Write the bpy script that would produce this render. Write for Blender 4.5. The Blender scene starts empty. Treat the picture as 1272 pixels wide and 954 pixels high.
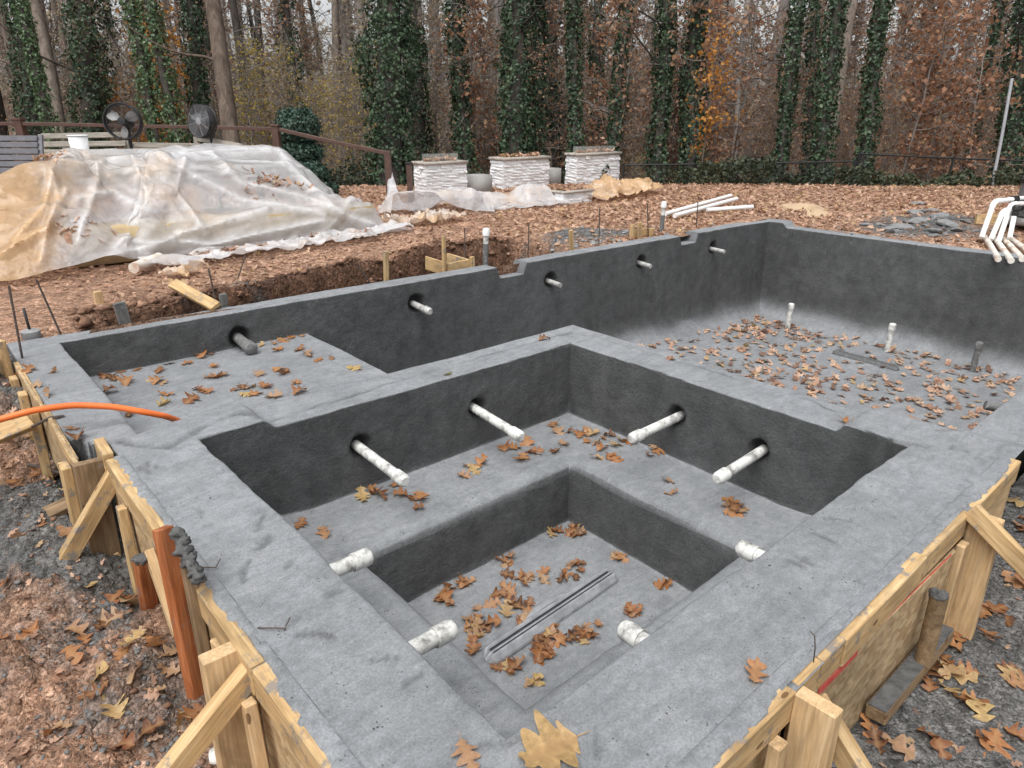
import bpy, bmesh, math, random
import numpy as np
from mathutils import Vector, Matrix, Quaternion
SC = bpy.context.scene
COL = SC.collection
rng = np.random.default_rng(7)
random.seed(7)

# ------------------------------------------------------------------ camera
F, YAW, PIT, ROL = 859.25, 0.8457, 0.3726, 0.0085
CAM = np.array([-0.7187, -0.8068, 1.2173])
fw = np.array([math.cos(YAW)*math.cos(PIT), math.sin(YAW)*math.cos(PIT), -math.sin(PIT)])
_r = np.array([math.sin(YAW), -math.cos(YAW), 0.0]); _u = np.cross(_r, fw)
rt = math.cos(ROL)*_r + math.sin(ROL)*_u
up = -math.sin(ROL)*_r + math.cos(ROL)*_u
cd = bpy.data.cameras.new('camera'); co = bpy.data.objects.new('camera', cd); COL.objects.link(co)
cd.sensor_width = 36; cd.lens = F/1272*36; cd.clip_start = 0.05; cd.clip_end = 1000
M = Matrix.Identity(4)
for i in range(3):
    M[i][0] = rt[i]; M[i][1] = up[i]; M[i][2] = -fw[i]; M[i][3] = CAM[i]
co.matrix_world = M
SC.camera = co

# ------------------------------------------------------------------ light
w = bpy.data.worlds.new('World'); SC.world = w; w.use_nodes = True
nt = w.node_tree; bg = nt.nodes['Background']
sky = nt.nodes.new('ShaderNodeTexSky'); sky.sky_type = 'NISHITA'; sky.sun_disc = False
SUN_EL, SUN_AZ = math.radians(66), math.radians(205)      # azimuth measured from +x towards +y
sky.sun_elevation = SUN_EL; sky.sun_rotation = math.radians(90) - SUN_AZ
sky.dust_density = 4.0; sky.ozone_density = 1.0
hs = nt.nodes.new('ShaderNodeHueSaturation'); hs.inputs['Saturation'].default_value = 0.12; hs.inputs['Value'].default_value = 1.0
nt.links.new(sky.outputs[0], hs.inputs['Color']); nt.links.new(hs.outputs[0], bg.inputs['Color'])
bg.inputs['Strength'].default_value = 0.15
sd = bpy.data.lights.new('sun', 'SUN'); sd.energy = 1.5; sd.angle = math.radians(50); sd.color = (1, .98, .95)
so = bpy.data.objects.new('sun', sd); COL.objects.link(so)
so.rotation_euler = Vector((math.cos(SUN_EL)*math.cos(SUN_AZ), math.cos(SUN_EL)*math.sin(SUN_AZ), math.sin(SUN_EL))).to_track_quat('Z', 'Y').to_euler()
SC.view_settings.view_transform = 'Standard'; SC.view_settings.look = 'None'
SC.view_settings.exposure = 0.5; SC.view_settings.gamma = 1.0
SC.cycles.max_bounces = 6; SC.cycles.transparent_max_bounces = 12

# ------------------------------------------------------------------ maths helpers
def at(px, py, z=None, X=None, Y=None, D=None):
    """the place a point of the 1272 x 954 photograph stands for, on a plane (z / X / Y) or at forward distance D"""
    d = fw + rt*(px-636)/F - up*(py-477)/F
    if D is not None: t = D
    elif z is not None: t = (z-CAM[2])/d[2]
    elif X is not None: t = (X-CAM[0])/d[0]
    else: t = (Y-CAM[1])/d[1]
    return CAM + t*d
def sst(a, b, x):
    t = np.clip((np.asarray(x, float)-a)/(b-a), 0, 1); return t*t*(3-2*t)
def _hash(i, j, k, s):
    h = (i*374761393 + j*668265263 + k*2147483647 + s*974634777) & 0xffffffff
    h = ((h ^ (h >> 13))*1274126177) & 0xffffffff
    h = ((h ^ (h >> 16))*2246822519) & 0xffffffff
    return ((h ^ (h >> 15)) & 0xffffff)/float(0xffffff)
def noise(P, scale=1.0, seed=0):
    """smooth value noise, -1..1"""
    P = np.asarray(P, float)*scale
    i = np.floor(P).astype(np.int64); f = P-i; f = f*f*(3-2*f)
    out = 0
    for a in (0, 1):
        for b in (0, 1):
            for c in (0, 1):
                wt = (f[..., 0] if a else 1-f[..., 0])*(f[..., 1] if b else 1-f[..., 1])*(f[..., 2] if c else 1-f[..., 2])
                out = out + wt*_hash(i[..., 0]+a, i[..., 1]+b, i[..., 2]+c, seed)
    return out*2-1
def fbm(P, scale, oct=3, seed=0, gain=.5):
    o = 0; a = 1; s = 0
    for k in range(oct):
        o = o + a*noise(P, scale*2**k, seed+k*17); s += a; a *= gain
    return o/s
def xyz(x, y, z=0): 
    x = np.asarray(x, float); return np.stack([x, np.broadcast_to(y, x.shape).astype(float), np.broadcast_to(z, x.shape).astype(float)], -1)

# ------------------------------------------------------------------ object helpers
def tag(o, label=None, cat=None, group=None, kind=None):
    if label: o['label'] = label
    if cat: o['category'] = cat
    if group: o['group'] = group
    if kind: o['kind'] = kind
    return o
def thing(name, label, cat, loc, group=None):
    o = bpy.data.objects.new(name, None); o.empty_display_size = .1; COL.objects.link(o)
    o.location = tuple(float(v) for v in loc); return tag(o, label, cat, group)
def link(name, me, parent=None, loc=(0, 0, 0), mat=None):
    o = bpy.data.objects.new(name, me); COL.objects.link(o)
    if parent is not None: o.parent = parent
    o.location = tuple(float(v) for v in loc)
    if mat is not None and len(me.materials) == 0: me.materials.append(mat)
    return o
def mesh_np(name, V, polys, mat=None, smooth=False, attrs=None, mats=None):
    """polys: list of int arrays (m,k)"""
    me = bpy.data.meshes.new(name)
    V = np.asarray(V, np.float32); me.vertices.add(len(V)); me.vertices.foreach_set('co', V.ravel())
    polys = [np.asarray(p, np.int32) for p in polys if len(p)]
    nl = sum(p.size for p in polys); npoly = sum(len(p) for p in polys)
    me.loops.add(nl); me.polygons.add(npoly)
    me.loops.foreach_set('vertex_index', np.concatenate([p.ravel() for p in polys]))
    tot = np.concatenate([np.full(len(p), p.shape[1], np.int32) for p in polys])
    st = np.concatenate([[0], np.cumsum(tot)[:-1]]).astype(np.int32)
    me.polygons.foreach_set('loop_start', st); me.polygons.foreach_set('loop_total', tot)
    if smooth: me.polygons.foreach_set('use_smooth', np.ones(npoly, bool))
    for k, a in (attrs or {}).items():
        at_ = me.attributes.new(k, 'FLOAT', 'POINT'); at_.data.foreach_set('value', np.asarray(a, np.float32))
    me.update(calc_edges=True)
    for m in ([mat] if mat else []) + list(mats or []): me.materials.append(m)
    return me
class MB:
    """collects shapes for ONE mesh object, in world coordinates"""
    def __init__(s): s.V = []; s.P = {}; s.n = 0; s.A = []
    def add(s, V, polys, a=0.0):
        V = np.asarray(V, float); 
        for p in polys:
            p = np.asarray(p, int)
            if len(p): s.P.setdefault(p.shape[1], []).append(p+s.n)
        s.V.append(V); s.A.append(np.broadcast_to(np.asarray(a, float), (len(V),))); s.n += len(V)
    def tube(s, pts, r, n=8, caps=True, a=0.0):
        pts = np.asarray(pts, float); m = len(pts); r = np.broadcast_to(np.asarray(r, float), (m,))
        T = np.gradient(pts, axis=0); T /= np.linalg.norm(T, axis=1)[:, None]+1e-9
        ref = np.array([0, 0, 1.]) if abs(T[0][2]) < .9 else np.array([1., 0, 0])
        V = []
        N = np.cross(T[0], ref); N /= np.linalg.norm(N)
        for i in range(m):
            N = N - T[i]*(N@T[i]); N /= np.linalg.norm(N); B = np.cross(T[i], N)
            th = np.arange(n)*2*math.pi/n
            V.append(pts[i] + r[i]*(np.cos(th)[:, None]*N + np.sin(th)[:, None]*B))
        V = np.concatenate(V); q = []
        for i in range(m-1):
            j = np.arange(n); k = (j+1) % n
            q.append(np.stack([i*n+j, i*n+k, (i+1)*n+k, (i+1)*n+j], 1))
        P = [np.concatenate(q)]
        if caps: P += [np.array([list(range(n))[::-1]]), np.array([[(m-1)*n+i for i in range(n)]])]
        s.add(V, P, a)
    def box(s, lo, hi, a=0.0):
        x0, y0, z0 = lo; x1, y1, z1 = hi
        s.add([(x0,y0,z0),(x1,y0,z0),(x1,y1,z0),(x0,y1,z0),(x0,y0,z1),(x1,y0,z1),(x1,y1,z1),(x0,y1,z1)],
              [[(0,3,2,1),(4,5,6,7),(0,1,5,4),(1,2,6,5),(2,3,7,6),(3,0,4,7)]], a)
    def lathe(s, base, axis, prof, n=20, a=0.0):
        """prof: (distance along axis, radius)"""
        axis = np.asarray(axis, float); axis /= np.linalg.norm(axis)
        base = np.asarray(base, float)
        s.tube([base+axis*p[0] + axis*1e-5*i for i, p in enumerate(prof)], [p[1] for p in prof], n, True, a)
    def grid(s, G, a=0.0, closed=False):
        m, n = G.shape[:2]; i, j = np.meshgrid(np.arange(m-1), np.arange(n-1), indexing='ij')
        k = (i*n+j).ravel(); s.add(G.reshape(-1, 3), [np.stack([k, k+n, k+n+1, k+1], 1)], a)
    def build(s, name, mat, parent=None, smooth=False, origin=None, attr=None):
        V = np.concatenate(s.V)
        if parent is not None: org = np.array(parent.matrix_world.translation if False else parent['_org']) 
        elif origin is not None: org = np.array(origin)
        else: org = np.array([V[:, 0].mean(), V[:, 1].mean(), V[:, 2].min()])
        me = mesh_np(name, V-org, [np.concatenate(p) for p in s.P.values()], mat, smooth,
                     {attr: np.concatenate(s.A)} if attr else None)
        if smooth: sharp(me)
        o = link(name, me, parent, (0, 0, 0) if parent is not None else org)
        o['_org'] = [float(v) for v in org]
        return o
def sharp(me, ang=40):
    try: me.set_sharp_from_angle(angle=math.radians(ang))
    except Exception: pass
_thing = thing
def thing(name, label, cat, loc, group=None):
    o = _thing(name, label, cat, loc, group); o['_org'] = [float(v) for v in loc]; return o
def copy_tree(o, parent=None):
    c = o.copy(); COL.objects.link(c)
    if parent is not None: c.parent = parent
    for ch in list(o.children): copy_tree(ch, c)
    return c

# ------------------------------------------------------------------ materials
def mat_new(name):
    m = bpy.data.materials.new(name); m.use_nodes = True
    return m, m.node_tree.nodes, m.node_tree.links, m.node_tree.nodes['Principled BSDF']
def ramp(N, stops, interp='LINEAR'):
    r = N.new('ShaderNodeValToRGB'); r.color_ramp.interpolation = interp
    e = r.color_ramp.elements
    while len(e) < len(stops): e.new(.5)
    for k, (p, c) in zip(e, stops):
        k.position = p; k.color = (c[0], c[1], c[2], 1) if not isinstance(c, (int, float)) else (c, c, c, 1)
    return r
def tex(N, L, scale, detail=4, rough=.55, coord='Object', stretch=None, dist=0, kind='noise', offs=True):
    tc = N.new('ShaderNodeTexCoord'); src = tc.outputs[coord]
    if offs and coord == 'Object':
        oi = N.new('ShaderNodeObjectInfo'); ad = N.new('ShaderNodeVectorMath'); ad.operation = 'MULTIPLY_ADD'
        L.new(oi.outputs['Random'], ad.inputs[0]); ad.inputs[1].default_value = (37, 91, 53); L.new(src, ad.inputs[2]); src = ad.outputs[0]
    if stretch:
        mp = N.new('ShaderNodeMapping'); mp.inputs['Scale'].default_value = stretch; L.new(src, mp.inputs[0]); src = mp.outputs[0]
    if kind == 'noise':
        t = N.new('ShaderNodeTexNoise'); t.inputs['Detail'].default_value = detail; t.inputs['Roughness'].default_value = rough
        t.inputs['Distortion'].default_value = dist
    else:
        t = N.new('ShaderNodeTexVoronoi')
    t.inputs['Scale'].default_value = scale; L.new(src, t.inputs['Vector'])
    return t
def mix(N, L, a, b, f, mode='MIX'):
    m = N.new('ShaderNodeMix'); m.data_type = 'RGBA'; m.blend_type = mode
    def put(i, v):
        if hasattr(v, 'is_linked') or hasattr(v, 'links'): L.new(v, m.inputs[i])
        elif isinstance(v, (int, float)): m.inputs[i].default_value = v if i == 0 else (v, v, v, 1)
        else: m.inputs[i].default_value = (*v, 1)
    put(0, f); put(6, a); put(7, b); return m.outputs[2]
def math_(N, L, op, a, b=None, clamp=False):
    m = N.new('ShaderNodeMath'); m.operation = op; m.use_clamp = clamp
    for i, v in enumerate((a, b)):
        if v is None: continue
        if isinstance(v, (int, float)): m.inputs[i].default_value = v
        else: L.new(v, m.inputs[i])
    return m.outputs[0]
def attr(N, name):
    a = N.new('ShaderNodeAttribute'); a.attribute_name = name; return a
def bump(N, L, bs, h, strength=.4, dist=.01):
    b = N.new('ShaderNodeBump'); b.inputs['Strength'].default_value = strength; b.inputs['Distance'].default_value = dist
    L.new(h, b.inputs['Height']); 
    if bs.inputs['Normal'].is_linked: L.new(bs.inputs['Normal'].links[0].from_socket, b.inputs['Normal'])
    L.new(b.outputs[0], bs.inputs['Normal']); return b
def simple(name, c1, c2, scale=20, rough=.7, bmp=.2, bd=.004, metal=0, spec=.4, stretch=None, detail=5):
    m, N, L, B = mat_new(name)
    t = tex(N, L, scale, detail, .6, stretch=stretch)
    r = ramp(N, [(.3, c1), (.7, c2)]); L.new(t.outputs[0], r.inputs[0]); L.new(r.outputs[0], B.inputs['Base Color'])
    B.inputs['Roughness'].default_value = rough; B.inputs['Metallic'].default_value = metal; B.inputs['Specular IOR Level'].default_value = spec
    if bmp: bump(N, L, B, t.outputs[0], bmp, bd)
    return m

def concrete_mat():
    m, N, L, B = mat_new('concrete')
    f = attr(N, 'finish'); st = attr(N, 'stain_shade')
    big = tex(N, L, 1.7, 5, .6, offs=False); mid = tex(N, L, 9, 6, .65, offs=False); fine = tex(N, L, 160, 4, .7, offs=False)
    sw = tex(N, L, 5, 5, .6, offs=False, stretch=(1, 3.5, 1), dist=1.5)
    rt_ = ramp(N, [(.28, (.186, .195, .206)), (.5, (.220, .230, .241)), (.74, (.256, .265, .275))]); L.new(mid.outputs[0], rt_.inputs[0])
    rb = ramp(N, [(.3, .86), (.7, 1.10)]); L.new(big.outputs[0], rb.inputs[0])
    tro = mix(N, L, rt_.outputs[0], rb.outputs[0], 1.0, 'MULTIPLY')
    rs = ramp(N, [(.35, .86), (.62, 1.1)]); L.new(sw.outputs[0], rs.inputs[0]); tro = mix(N, L, tro, rs.outputs[0], .8, 'MULTIPLY')
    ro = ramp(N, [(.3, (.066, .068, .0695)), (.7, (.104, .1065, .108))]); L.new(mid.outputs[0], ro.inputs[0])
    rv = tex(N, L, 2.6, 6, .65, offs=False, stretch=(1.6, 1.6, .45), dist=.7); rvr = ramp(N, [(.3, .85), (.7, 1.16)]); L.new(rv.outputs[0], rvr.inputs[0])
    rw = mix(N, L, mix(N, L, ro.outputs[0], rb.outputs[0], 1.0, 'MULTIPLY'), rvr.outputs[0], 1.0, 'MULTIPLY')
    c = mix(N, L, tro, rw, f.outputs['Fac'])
    # small air holes and specks
    v = tex(N, L, 85, kind='vor', offs=False); v.feature = 'F1'
    cn = tex(N, L, 14, 3, .6, offs=False)
    hole = math_(N, L, 'LESS_THAN', v.outputs['Distance'], math_(N, L, 'MULTIPLY_ADD', cn.outputs[0], .9) if False else math_(N, L, 'SUBTRACT', cn.outputs[0], .46))
    v2 = tex(N, L, 32, kind='vor', offs=False); cn2 = tex(N, L, 6, 4, .7, offs=False)
    hole2 = math_(N, L, 'LESS_THAN', v2.outputs['Distance'], math_(N, L, 'SUBTRACT', cn2.outputs[0], .53))
    holes = math_(N, L, 'MAXIMUM', hole, hole2)
    hf = math_(N, L, 'MULTIPLY', holes, .8)
    c = mix(N, L, c, (.03, .03, .03), hf)
    fr = ramp(N, [(.3, .74), (.7, 1.24)]); L.new(fine.outputs[0], fr.inputs[0]); c = mix(N, L, c, fr.outputs[0], 1.0, 'MULTIPLY')
    g2 = tex(N, L, 38, 6, .75, offs=False); fr2 = ramp(N, [(.34, .70), (.6, 1.12)]); L.new(g2.outputs[0], fr2.inputs[0]); c = mix(N, L, c, fr2.outputs[0], .5, 'MULTIPLY')
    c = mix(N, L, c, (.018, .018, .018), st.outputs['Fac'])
    L.new(c, B.inputs['Base Color'])
    B.inputs['Roughness'].default_value = .8; B.inputs['Specular IOR Level'].default_value = .3
    rough_h = tex(N, L, 55, 6, .75, offs=False)
    hsum = math_(N, L, 'ADD', math_(N, L, 'MULTIPLY', rough_h.outputs[0], math_(N, L, 'ADD', math_(N, L, 'MULTIPLY', f.outputs['Fac'], .9), .22)),
                 math_(N, L, 'MULTIPLY', holes, -.5))
    hsum = math_(N, L, 'ADD', hsum, math_(N, L, 'MULTIPLY', mid.outputs[0], .35))
    hsum = math_(N, L, 'ADD', hsum, math_(N, L, 'MULTIPLY', fine.outputs[0], .12))
    bump(N, L, B, hsum, .95, .011)
    return m
def soil_mat():
    m, N, L, B = mat_new('soil')
    g = attr(N, 'cement'); dk = attr(N, 'leafy')
    a = tex(N, L, 3.2, 8, .65, offs=False); b = tex(N, L, 34, 6, .7, offs=False); c_ = tex(N, L, 120, 4, .7, offs=False)
    clay = ramp(N, [(.25, (.15, .08, .052)), (.45, (.31, .18, .118)), (.62, (.45, .29, .205)), (.8, (.57, .43, .34))]); L.new(b.outputs[0], clay.inputs[0])
    tone = ramp(N, [(.3, .72), (.7, 1.22)]); L.new(a.outputs[0], tone.inputs[0])
    cl = mix(N, L, clay.outputs[0], tone.outputs[0], 1.0, 'MULTIPLY')
    ce = ramp(N, [(.25, (.07, .068, .066)), (.5, (.135, .132, .128)), (.75, (.23, .225, .22))]); L.new(b.outputs[0], ce.inputs[0])
    ce2 = mix(N, L, ce.outputs[0], tone.outputs[0], 1.0, 'MULTIPLY')
    gm = math_(N, L, 'ADD', g.outputs['Fac'], math_(N, L, 'MULTIPLY', math_(N, L, 'SUBTRACT', a.outputs[0], .5), 1.5))
    gm = math_(N, L, 'MULTIPLY', math_(N, L, 'SUBTRACT', gm, .36), 3.5, True)
    c = mix(N, L, cl, ce2, gm)
    lf = ramp(N, [(.3, (.085, .055, .035)), (.5, (.18, .12, .075)), (.7, (.28, .19, .12))]); L.new(b.outputs[0], lf.inputs[0])
    c = mix(N, L, c, lf.outputs[0], dk.outputs['Fac'])
    c = mix(N, L, c, (.40, .37, .36), attr(N, 'dark_soil').outputs['Fac'], 'MULTIPLY')
    fr = ramp(N, [(.3, .7), (.7, 1.3)]); L.new(c_.outputs[0], fr.inputs[0]); c = mix(N, L, c, fr.outputs[0], 1.0, 'MULTIPLY')
    L.new(c, B.inputs['Base Color']); B.inputs['Roughness'].default_value = .93; B.inputs['Specular IOR Level'].default_value = .15
    wn = tex(N, L, 20, 3, .6, offs=False); tc = N.new('ShaderNodeTexCoord'); va = N.new('ShaderNodeVectorMath'); va.operation = 'MULTIPLY_ADD'
    L.new(wn.outputs['Color'], va.inputs[0]); va.inputs[1].default_value = (.03, .03, .03); L.new(tc.outputs['Object'], va.inputs[2])
    cr = []
    for sc_ in (22, 55, 120):                                   # crumbs of three sizes
        v = N.new('ShaderNodeTexVoronoi'); v.inputs['Scale'].default_value = sc_; L.new(va.outputs[0], v.inputs['Vector']); cr.append(v)
        sp = N.new('ShaderNodeSeparateColor'); L.new(v.outputs['Color'], sp.inputs[0]); rr = ramp(N, [(0, .66), (1, 1.34)]); L.new(sp.outputs[0], rr.inputs[0]); c = mix(N, L, c, rr.outputs[0], .8, 'MULTIPLY')
    L.new(c, B.inputs['Base Color'])
    h = math_(N, L, 'ADD', b.outputs[0], math_(N, L, 'MULTIPLY', c_.outputs[0], .35)); bump(N, L, B, h, .8, .02)
    for v, k_ in zip(cr, (.024, .012, .006)): bump(N, L, B, math_(N, L, 'MULTIPLY', v.outputs['Distance'], -1.0), .7, k_)
    return m
def leaf_mat(name, stops, rough=.55, use='shade', veins=True, trans=.3):
    """colour of each leaf from a per-leaf value: object random (single leaves) or the vertex value 'shade'"""
    m, N, L, B = mat_new(name)
    if use == 'object': src = N.new('ShaderNodeObjectInfo').outputs['Random']
    else: src = attr(N, 'shade').outputs['Fac']
    r = ramp(N, stops); L.new(src, r.inputs[0]); c = r.outputs[0]
    if veins:
        t = tex(N, L, 7 if use == 'object' else 25, 5, .65); rr = ramp(N, [(.3, .62), (.68, 1.2)]); L.new(t.outputs[0], rr.inputs[0])
        c = mix(N, L, c, rr.outputs[0], 1.0, 'MULTIPLY')
    if use == 'object':
        vn = attr(N, 'vein'); c = mix(N, L, c, (.42, .25, .12), math_(N, L, 'MULTIPLY', vn.outputs['Fac'], .6))
    L.new(c, B.inputs['Base Color']); B.inputs['Roughness'].default_value = rough; B.inputs['Specular IOR Level'].default_value = .35
    if trans:
        tr = N.new('ShaderNodeBsdfTranslucent'); L.new(c, tr.inputs[0]); ms = N.new('ShaderNodeMixShader'); ms.inputs[0].default_value = trans
        L.new(B.outputs[0], ms.inputs[1]); L.new(tr.outputs[0], ms.inputs[2]); L.new(ms.outputs[0], N['Material Output'].inputs['Surface'])
    return m
def wood_mat(name, c1, c2, c3, splat=.5, grain=1.0, rough=.65):
    m, N, L, B = mat_new(name)
    g = tex(N, L, 7, 6, .6, stretch=(.55, 7, 7), dist=.8); k = tex(N, L, 2.6, 3, .5, stretch=(.8, 3, 3), dist=2.5); f = tex(N, L, 60, 3, .6, stretch=(.2, 3, 3))
    r = ramp(N, [(.28, c1), (.5, c2), (.72, c3)]); L.new(g.outputs[0], r.inputs[0])
    rk = ramp(N, [(.32, .62), (.55, 1.08)]); L.new(k.outputs[0], rk.inputs[0])
    c = mix(N, L, r.outputs[0], rk.outputs[0], .75, 'MULTIPLY')
    rf = ramp(N, [(.3, .82), (.7, 1.14)]); L.new(f.outputs[0], rf.inputs[0]); c = mix(N, L, c, rf.outputs[0], grain, 'MULTIPLY')
    v = tex(N, L, 9, kind='vor', stretch=(.55, 1.3, 1.3)); kn = math_(N, L, 'LESS_THAN', v.outputs['Distance'], .085); c = mix(N, L, c, (.10, .045, .018), math_(N, L, 'MULTIPLY', kn, .8))
    sp = tex(N, L, 16, 7, .72); sr = ramp(N, [(.60-.06*splat, 0.0), (.66-.04*splat, 1.0)]); L.new(sp.outputs[0], sr.inputs[0])
    c = mix(N, L, c, (.19, .185, .18), math_(N, L, 'MULTIPLY', sr.outputs[0], min(1, splat)))
    L.new(c, B.inputs['Base Color']); B.inputs['Roughness'].default_value = rough; B.inputs['Specular IOR Level'].default_value = .3
    bump(N, L, B, f.outputs[0], .25, .004); bump(N, L, B, sr.outputs[0], .35*min(1, splat), .006)
    return m
def osb_mat():
    m, N, L, B = mat_new('chipboard')
    v = tex(N, L, 60, kind='vor', stretch=(.5, 1, 1), offs=True); v2 = tex(N, L, 48, kind='vor', stretch=(1, .55, 1))
    r = ramp(N, [(.1, (.34, .225, .115)), (.5, (.43, .30, .165)), (.9, (.52, .385, .225))])
    s = N.new('ShaderNodeSeparateColor'); L.new(v.outputs['Color'], s.inputs[0]); L.new(s.outputs[0], r.inputs[0])
    s2 = N.new('ShaderNodeSeparateColor'); L.new(v2.outputs['Color'], s2.inputs[0])
    r2 = ramp(N, [(.0, .86), (1., 1.1)]); L.new(s2.outputs[1], r2.inputs[0]); c = mix(N, L, r.outputs[0], r2.outputs[0], 1.0, 'MULTIPLY')
    t = tex(N, L, 3, 6, .65); rr = ramp(N, [(.35, .62), (.65, 1.12)]); L.new(t.outputs[0], rr.inputs[0]); c = mix(N, L, c, rr.outputs[0], .85, 'MULTIPLY')
    L.new(c, B.inputs['Base Color']); B.inputs['Roughness'].default_value = .75
    bump(N, L, B, s.outputs[0], .25, .003)
    return m
def pvc_mat(name, base, dirt, amount=.5, scale=22, rough=.4):
    m, N, L, B = mat_new(name)
    t = tex(N, L, scale, 7, .72); r = ramp(N, [(.62-.28*amount, 0.0), (.80-.22*amount, 1.0)]); L.new(t.outputs[0], r.inputs[0])
    c = mix(N, L, base, dirt, r.outputs[0]); L.new(c, B.inputs['Base Color']); B.inputs['Roughness'].default_value = rough
    bump(N, L, B, r.outputs[0], .3, .003)
    return m
def plastic_mat():
    m, N, L, B = mat_new('plastic_sheeting')
    st = attr(N, 'stain_shade')
    t = tex(N, L, 2.0, 7, .72, offs=False); t2 = tex(N, L, 17, 6, .7, offs=False)
    f = math_(N, L, 'ADD', t.outputs[0], math_(N, L, 'MULTIPLY', st.outputs['Fac'], .45)); r = ramp(N, [(.62, 0.0), (.98, 1.0)]); L.new(f, r.inputs[0])
    col = mix(N, L, (.84, .845, .86), (.72, .49, .28), r.outputs[0])
    rr = ramp(N, [(.3, .84), (.7, 1.08)]); L.new(t2.outputs[0], rr.inputs[0]); col = mix(N, L, col, rr.outputs[0], 1.0, 'MULTIPLY')
    L.new(col, B.inputs['Base Color']); B.inputs['Roughness'].default_value = .13; B.inputs['Specular IOR Level'].default_value = .5
    tr = N.new('ShaderNodeBsdfTranslucent'); L.new(col, tr.inputs[0])
    tp = N.new('ShaderNodeBsdfTransparent'); tp.inputs[0].default_value = (.9, .9, .92, 1)
    m1 = N.new('ShaderNodeMixShader'); m1.inputs[0].default_value = .3; L.new(B.outputs[0], m1.inputs[1]); L.new(tr.outputs[0], m1.inputs[2])
    m2 = N.new('ShaderNodeMixShader'); L.new(m1.outputs[0], m2.inputs[1]); L.new(tp.outputs[0], m2.inputs[2])
    fo = attr(N, 'fold'); L.new(math_(N, L, 'SUBTRACT', math_(N, L, 'SUBTRACT', .60, math_(N, L, 'MULTIPLY', r.outputs[0], .2)), math_(N, L, 'MULTIPLY', fo.outputs['Fac'], .42), True), m2.inputs[0])
    L.new(m2.outputs[0], N['Material Output'].inputs['Surface'])
    wn = tex(N, L, 5, 3, .6, offs=False); tc = N.new('ShaderNodeTexCoord'); va = N.new('ShaderNodeVectorMath'); va.operation = 'MULTIPLY_ADD'
    L.new(wn.outputs['Color'], va.inputs[0]); va.inputs[1].default_value = (.12, .12, .12); L.new(tc.outputs['Object'], va.inputs[2])
    for sc_, dd in ((3.5, .045), (8, .02), (19, .008)):           # crinkles: flat facets that meet in sharp lines
        v = N.new('ShaderNodeTexVoronoi'); v.inputs['Scale'].default_value = sc_; L.new(va.outputs[0], v.inputs['Vector']); bump(N, L, B, v.outputs['Distance'], .55, dd)
    return m
def bark_mat(name, c1, c2, c3):
    m, N, L, B = mat_new(name)
    t = tex(N, L, 9, 7, .7, stretch=(1, 1, .22), dist=.6); r = ramp(N, [(.3, c1), (.5, c2), (.72, c3)]); L.new(t.outputs[0], r.inputs[0])
    L.new(r.outputs[0], B.inputs['Base Color']); B.inputs['Roughness'].default_value = .92; B.inputs['Specular IOR Level'].default_value = .15
    bump(N, L, B, t.outputs[0], .9, .03); return m
CONC = concrete_mat(); SOIL = soil_mat()
RUST = [(0, (.11, .045, .022)), (.16, (.23, .095, .045)), (.4, (.37, .15, .058)), (.6, (.46, .21, .085)), (.74, (.40, .245, .155)), (.88, (.47, .32, .20)), (1, (.56, .40, .16))]
LEAF = leaf_mat('oak_leaf', RUST, .5, 'object'); LITTER = leaf_mat('litter_leaf', [(0, (.19, .11, .078)), (.25, (.42, .245, .165)), (.5, (.56, .345, .235)), (.75, (.64, .44, .32)), (.92, (.50, .34, .22)), (1, (.52, .36, .16))], .65)
GOLD = leaf_mat('golden_leaf', [(0, (.43, .275, .12)), (1, (.50, .33, .15))], .5, 'object')
IVY = leaf_mat('ivy_leaf', [(0, (.018, .036, .020)), (.45, (.046, .080, .042)), (.8, (.080, .128, .062)), (1, (.15, .20, .11))], .5, veins=False, trans=.2)
IVYL = leaf_mat('light_ivy_leaf', [(0, (.05, .085, .045)), (.5, (.10, .16, .075)), (1, (.20, .26, .14))], .4, veins=False, trans=.25)
BROWNL = leaf_mat('dry_leaf', [(0, (.16, .10, .07)), (.4, (.34, .20, .13)), (.7, (.46, .28, .175)), (.9, (.56, .37, .23)), (1, (.62, .46, .26))], .6, veins=False, trans=.45)
RUSTL = leaf_mat('rusty_leaf', [(0, (.20, .11, .07)), (.5, (.38, .20, .12)), (.85, (.50, .29, .17)), (1, (.58, .38, .22))], .6, veins=False, trans=.45)
TANL = leaf_mat('tan_leaf', [(0, (.18, .145, .105)), (.5, (.37, .295, .20)), (.85, (.48, .385, .24)), (1, (.58, .47, .22))], .6, veins=False, trans=.45)
YELL = leaf_mat('yellow_leaf', [(0, (.16, .15, .05)), (.5, (.44, .33, .08)), (1, (.62, .46, .11))], .6, veins=False, trans=.45)
ORGL = leaf_mat('orange_leaf', [(0, (.32, .13, .03)), (.5, (.58, .26, .05)), (1, (.70, .38, .10))], .6, veins=False, trans=.45)
GREYL = leaf_mat('haze_paled_leaf', [(0, (.24, .21, .175)), (.5, (.37, .325, .265)), (.85, (.47, .40, .31)), (1, (.54, .42, .28))], .8, veins=False, trans=.45)  # far foliage, its colour paled to paint in haze
EVERG = leaf_mat('needle', [(0, (.016, .04, .032)), (.6, (.045, .09, .065)), (1, (.10, .155, .11))], .5, veins=False, trans=.15)
UNDER = leaf_mat('undergrowth_leaf', [(0, (.018, .026, .016)), (.5, (.045, .06, .034)), (.85, (.085, .095, .05)), (1, (.19, .13, .07))], .5, veins=False, trans=.2)
BARK = bark_mat('bark', (.075, .06, .05), (.165, .135, .112), (.27, .225, .19))
BARKD = bark_mat('dark_bark', (.028, .024, .02), (.06, .052, .045), (.105, .09, .08))
BARKB = bark_mat('brown_bark', (.05, .038, .03), (.12, .092, .073), (.20, .16, .13))
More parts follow.
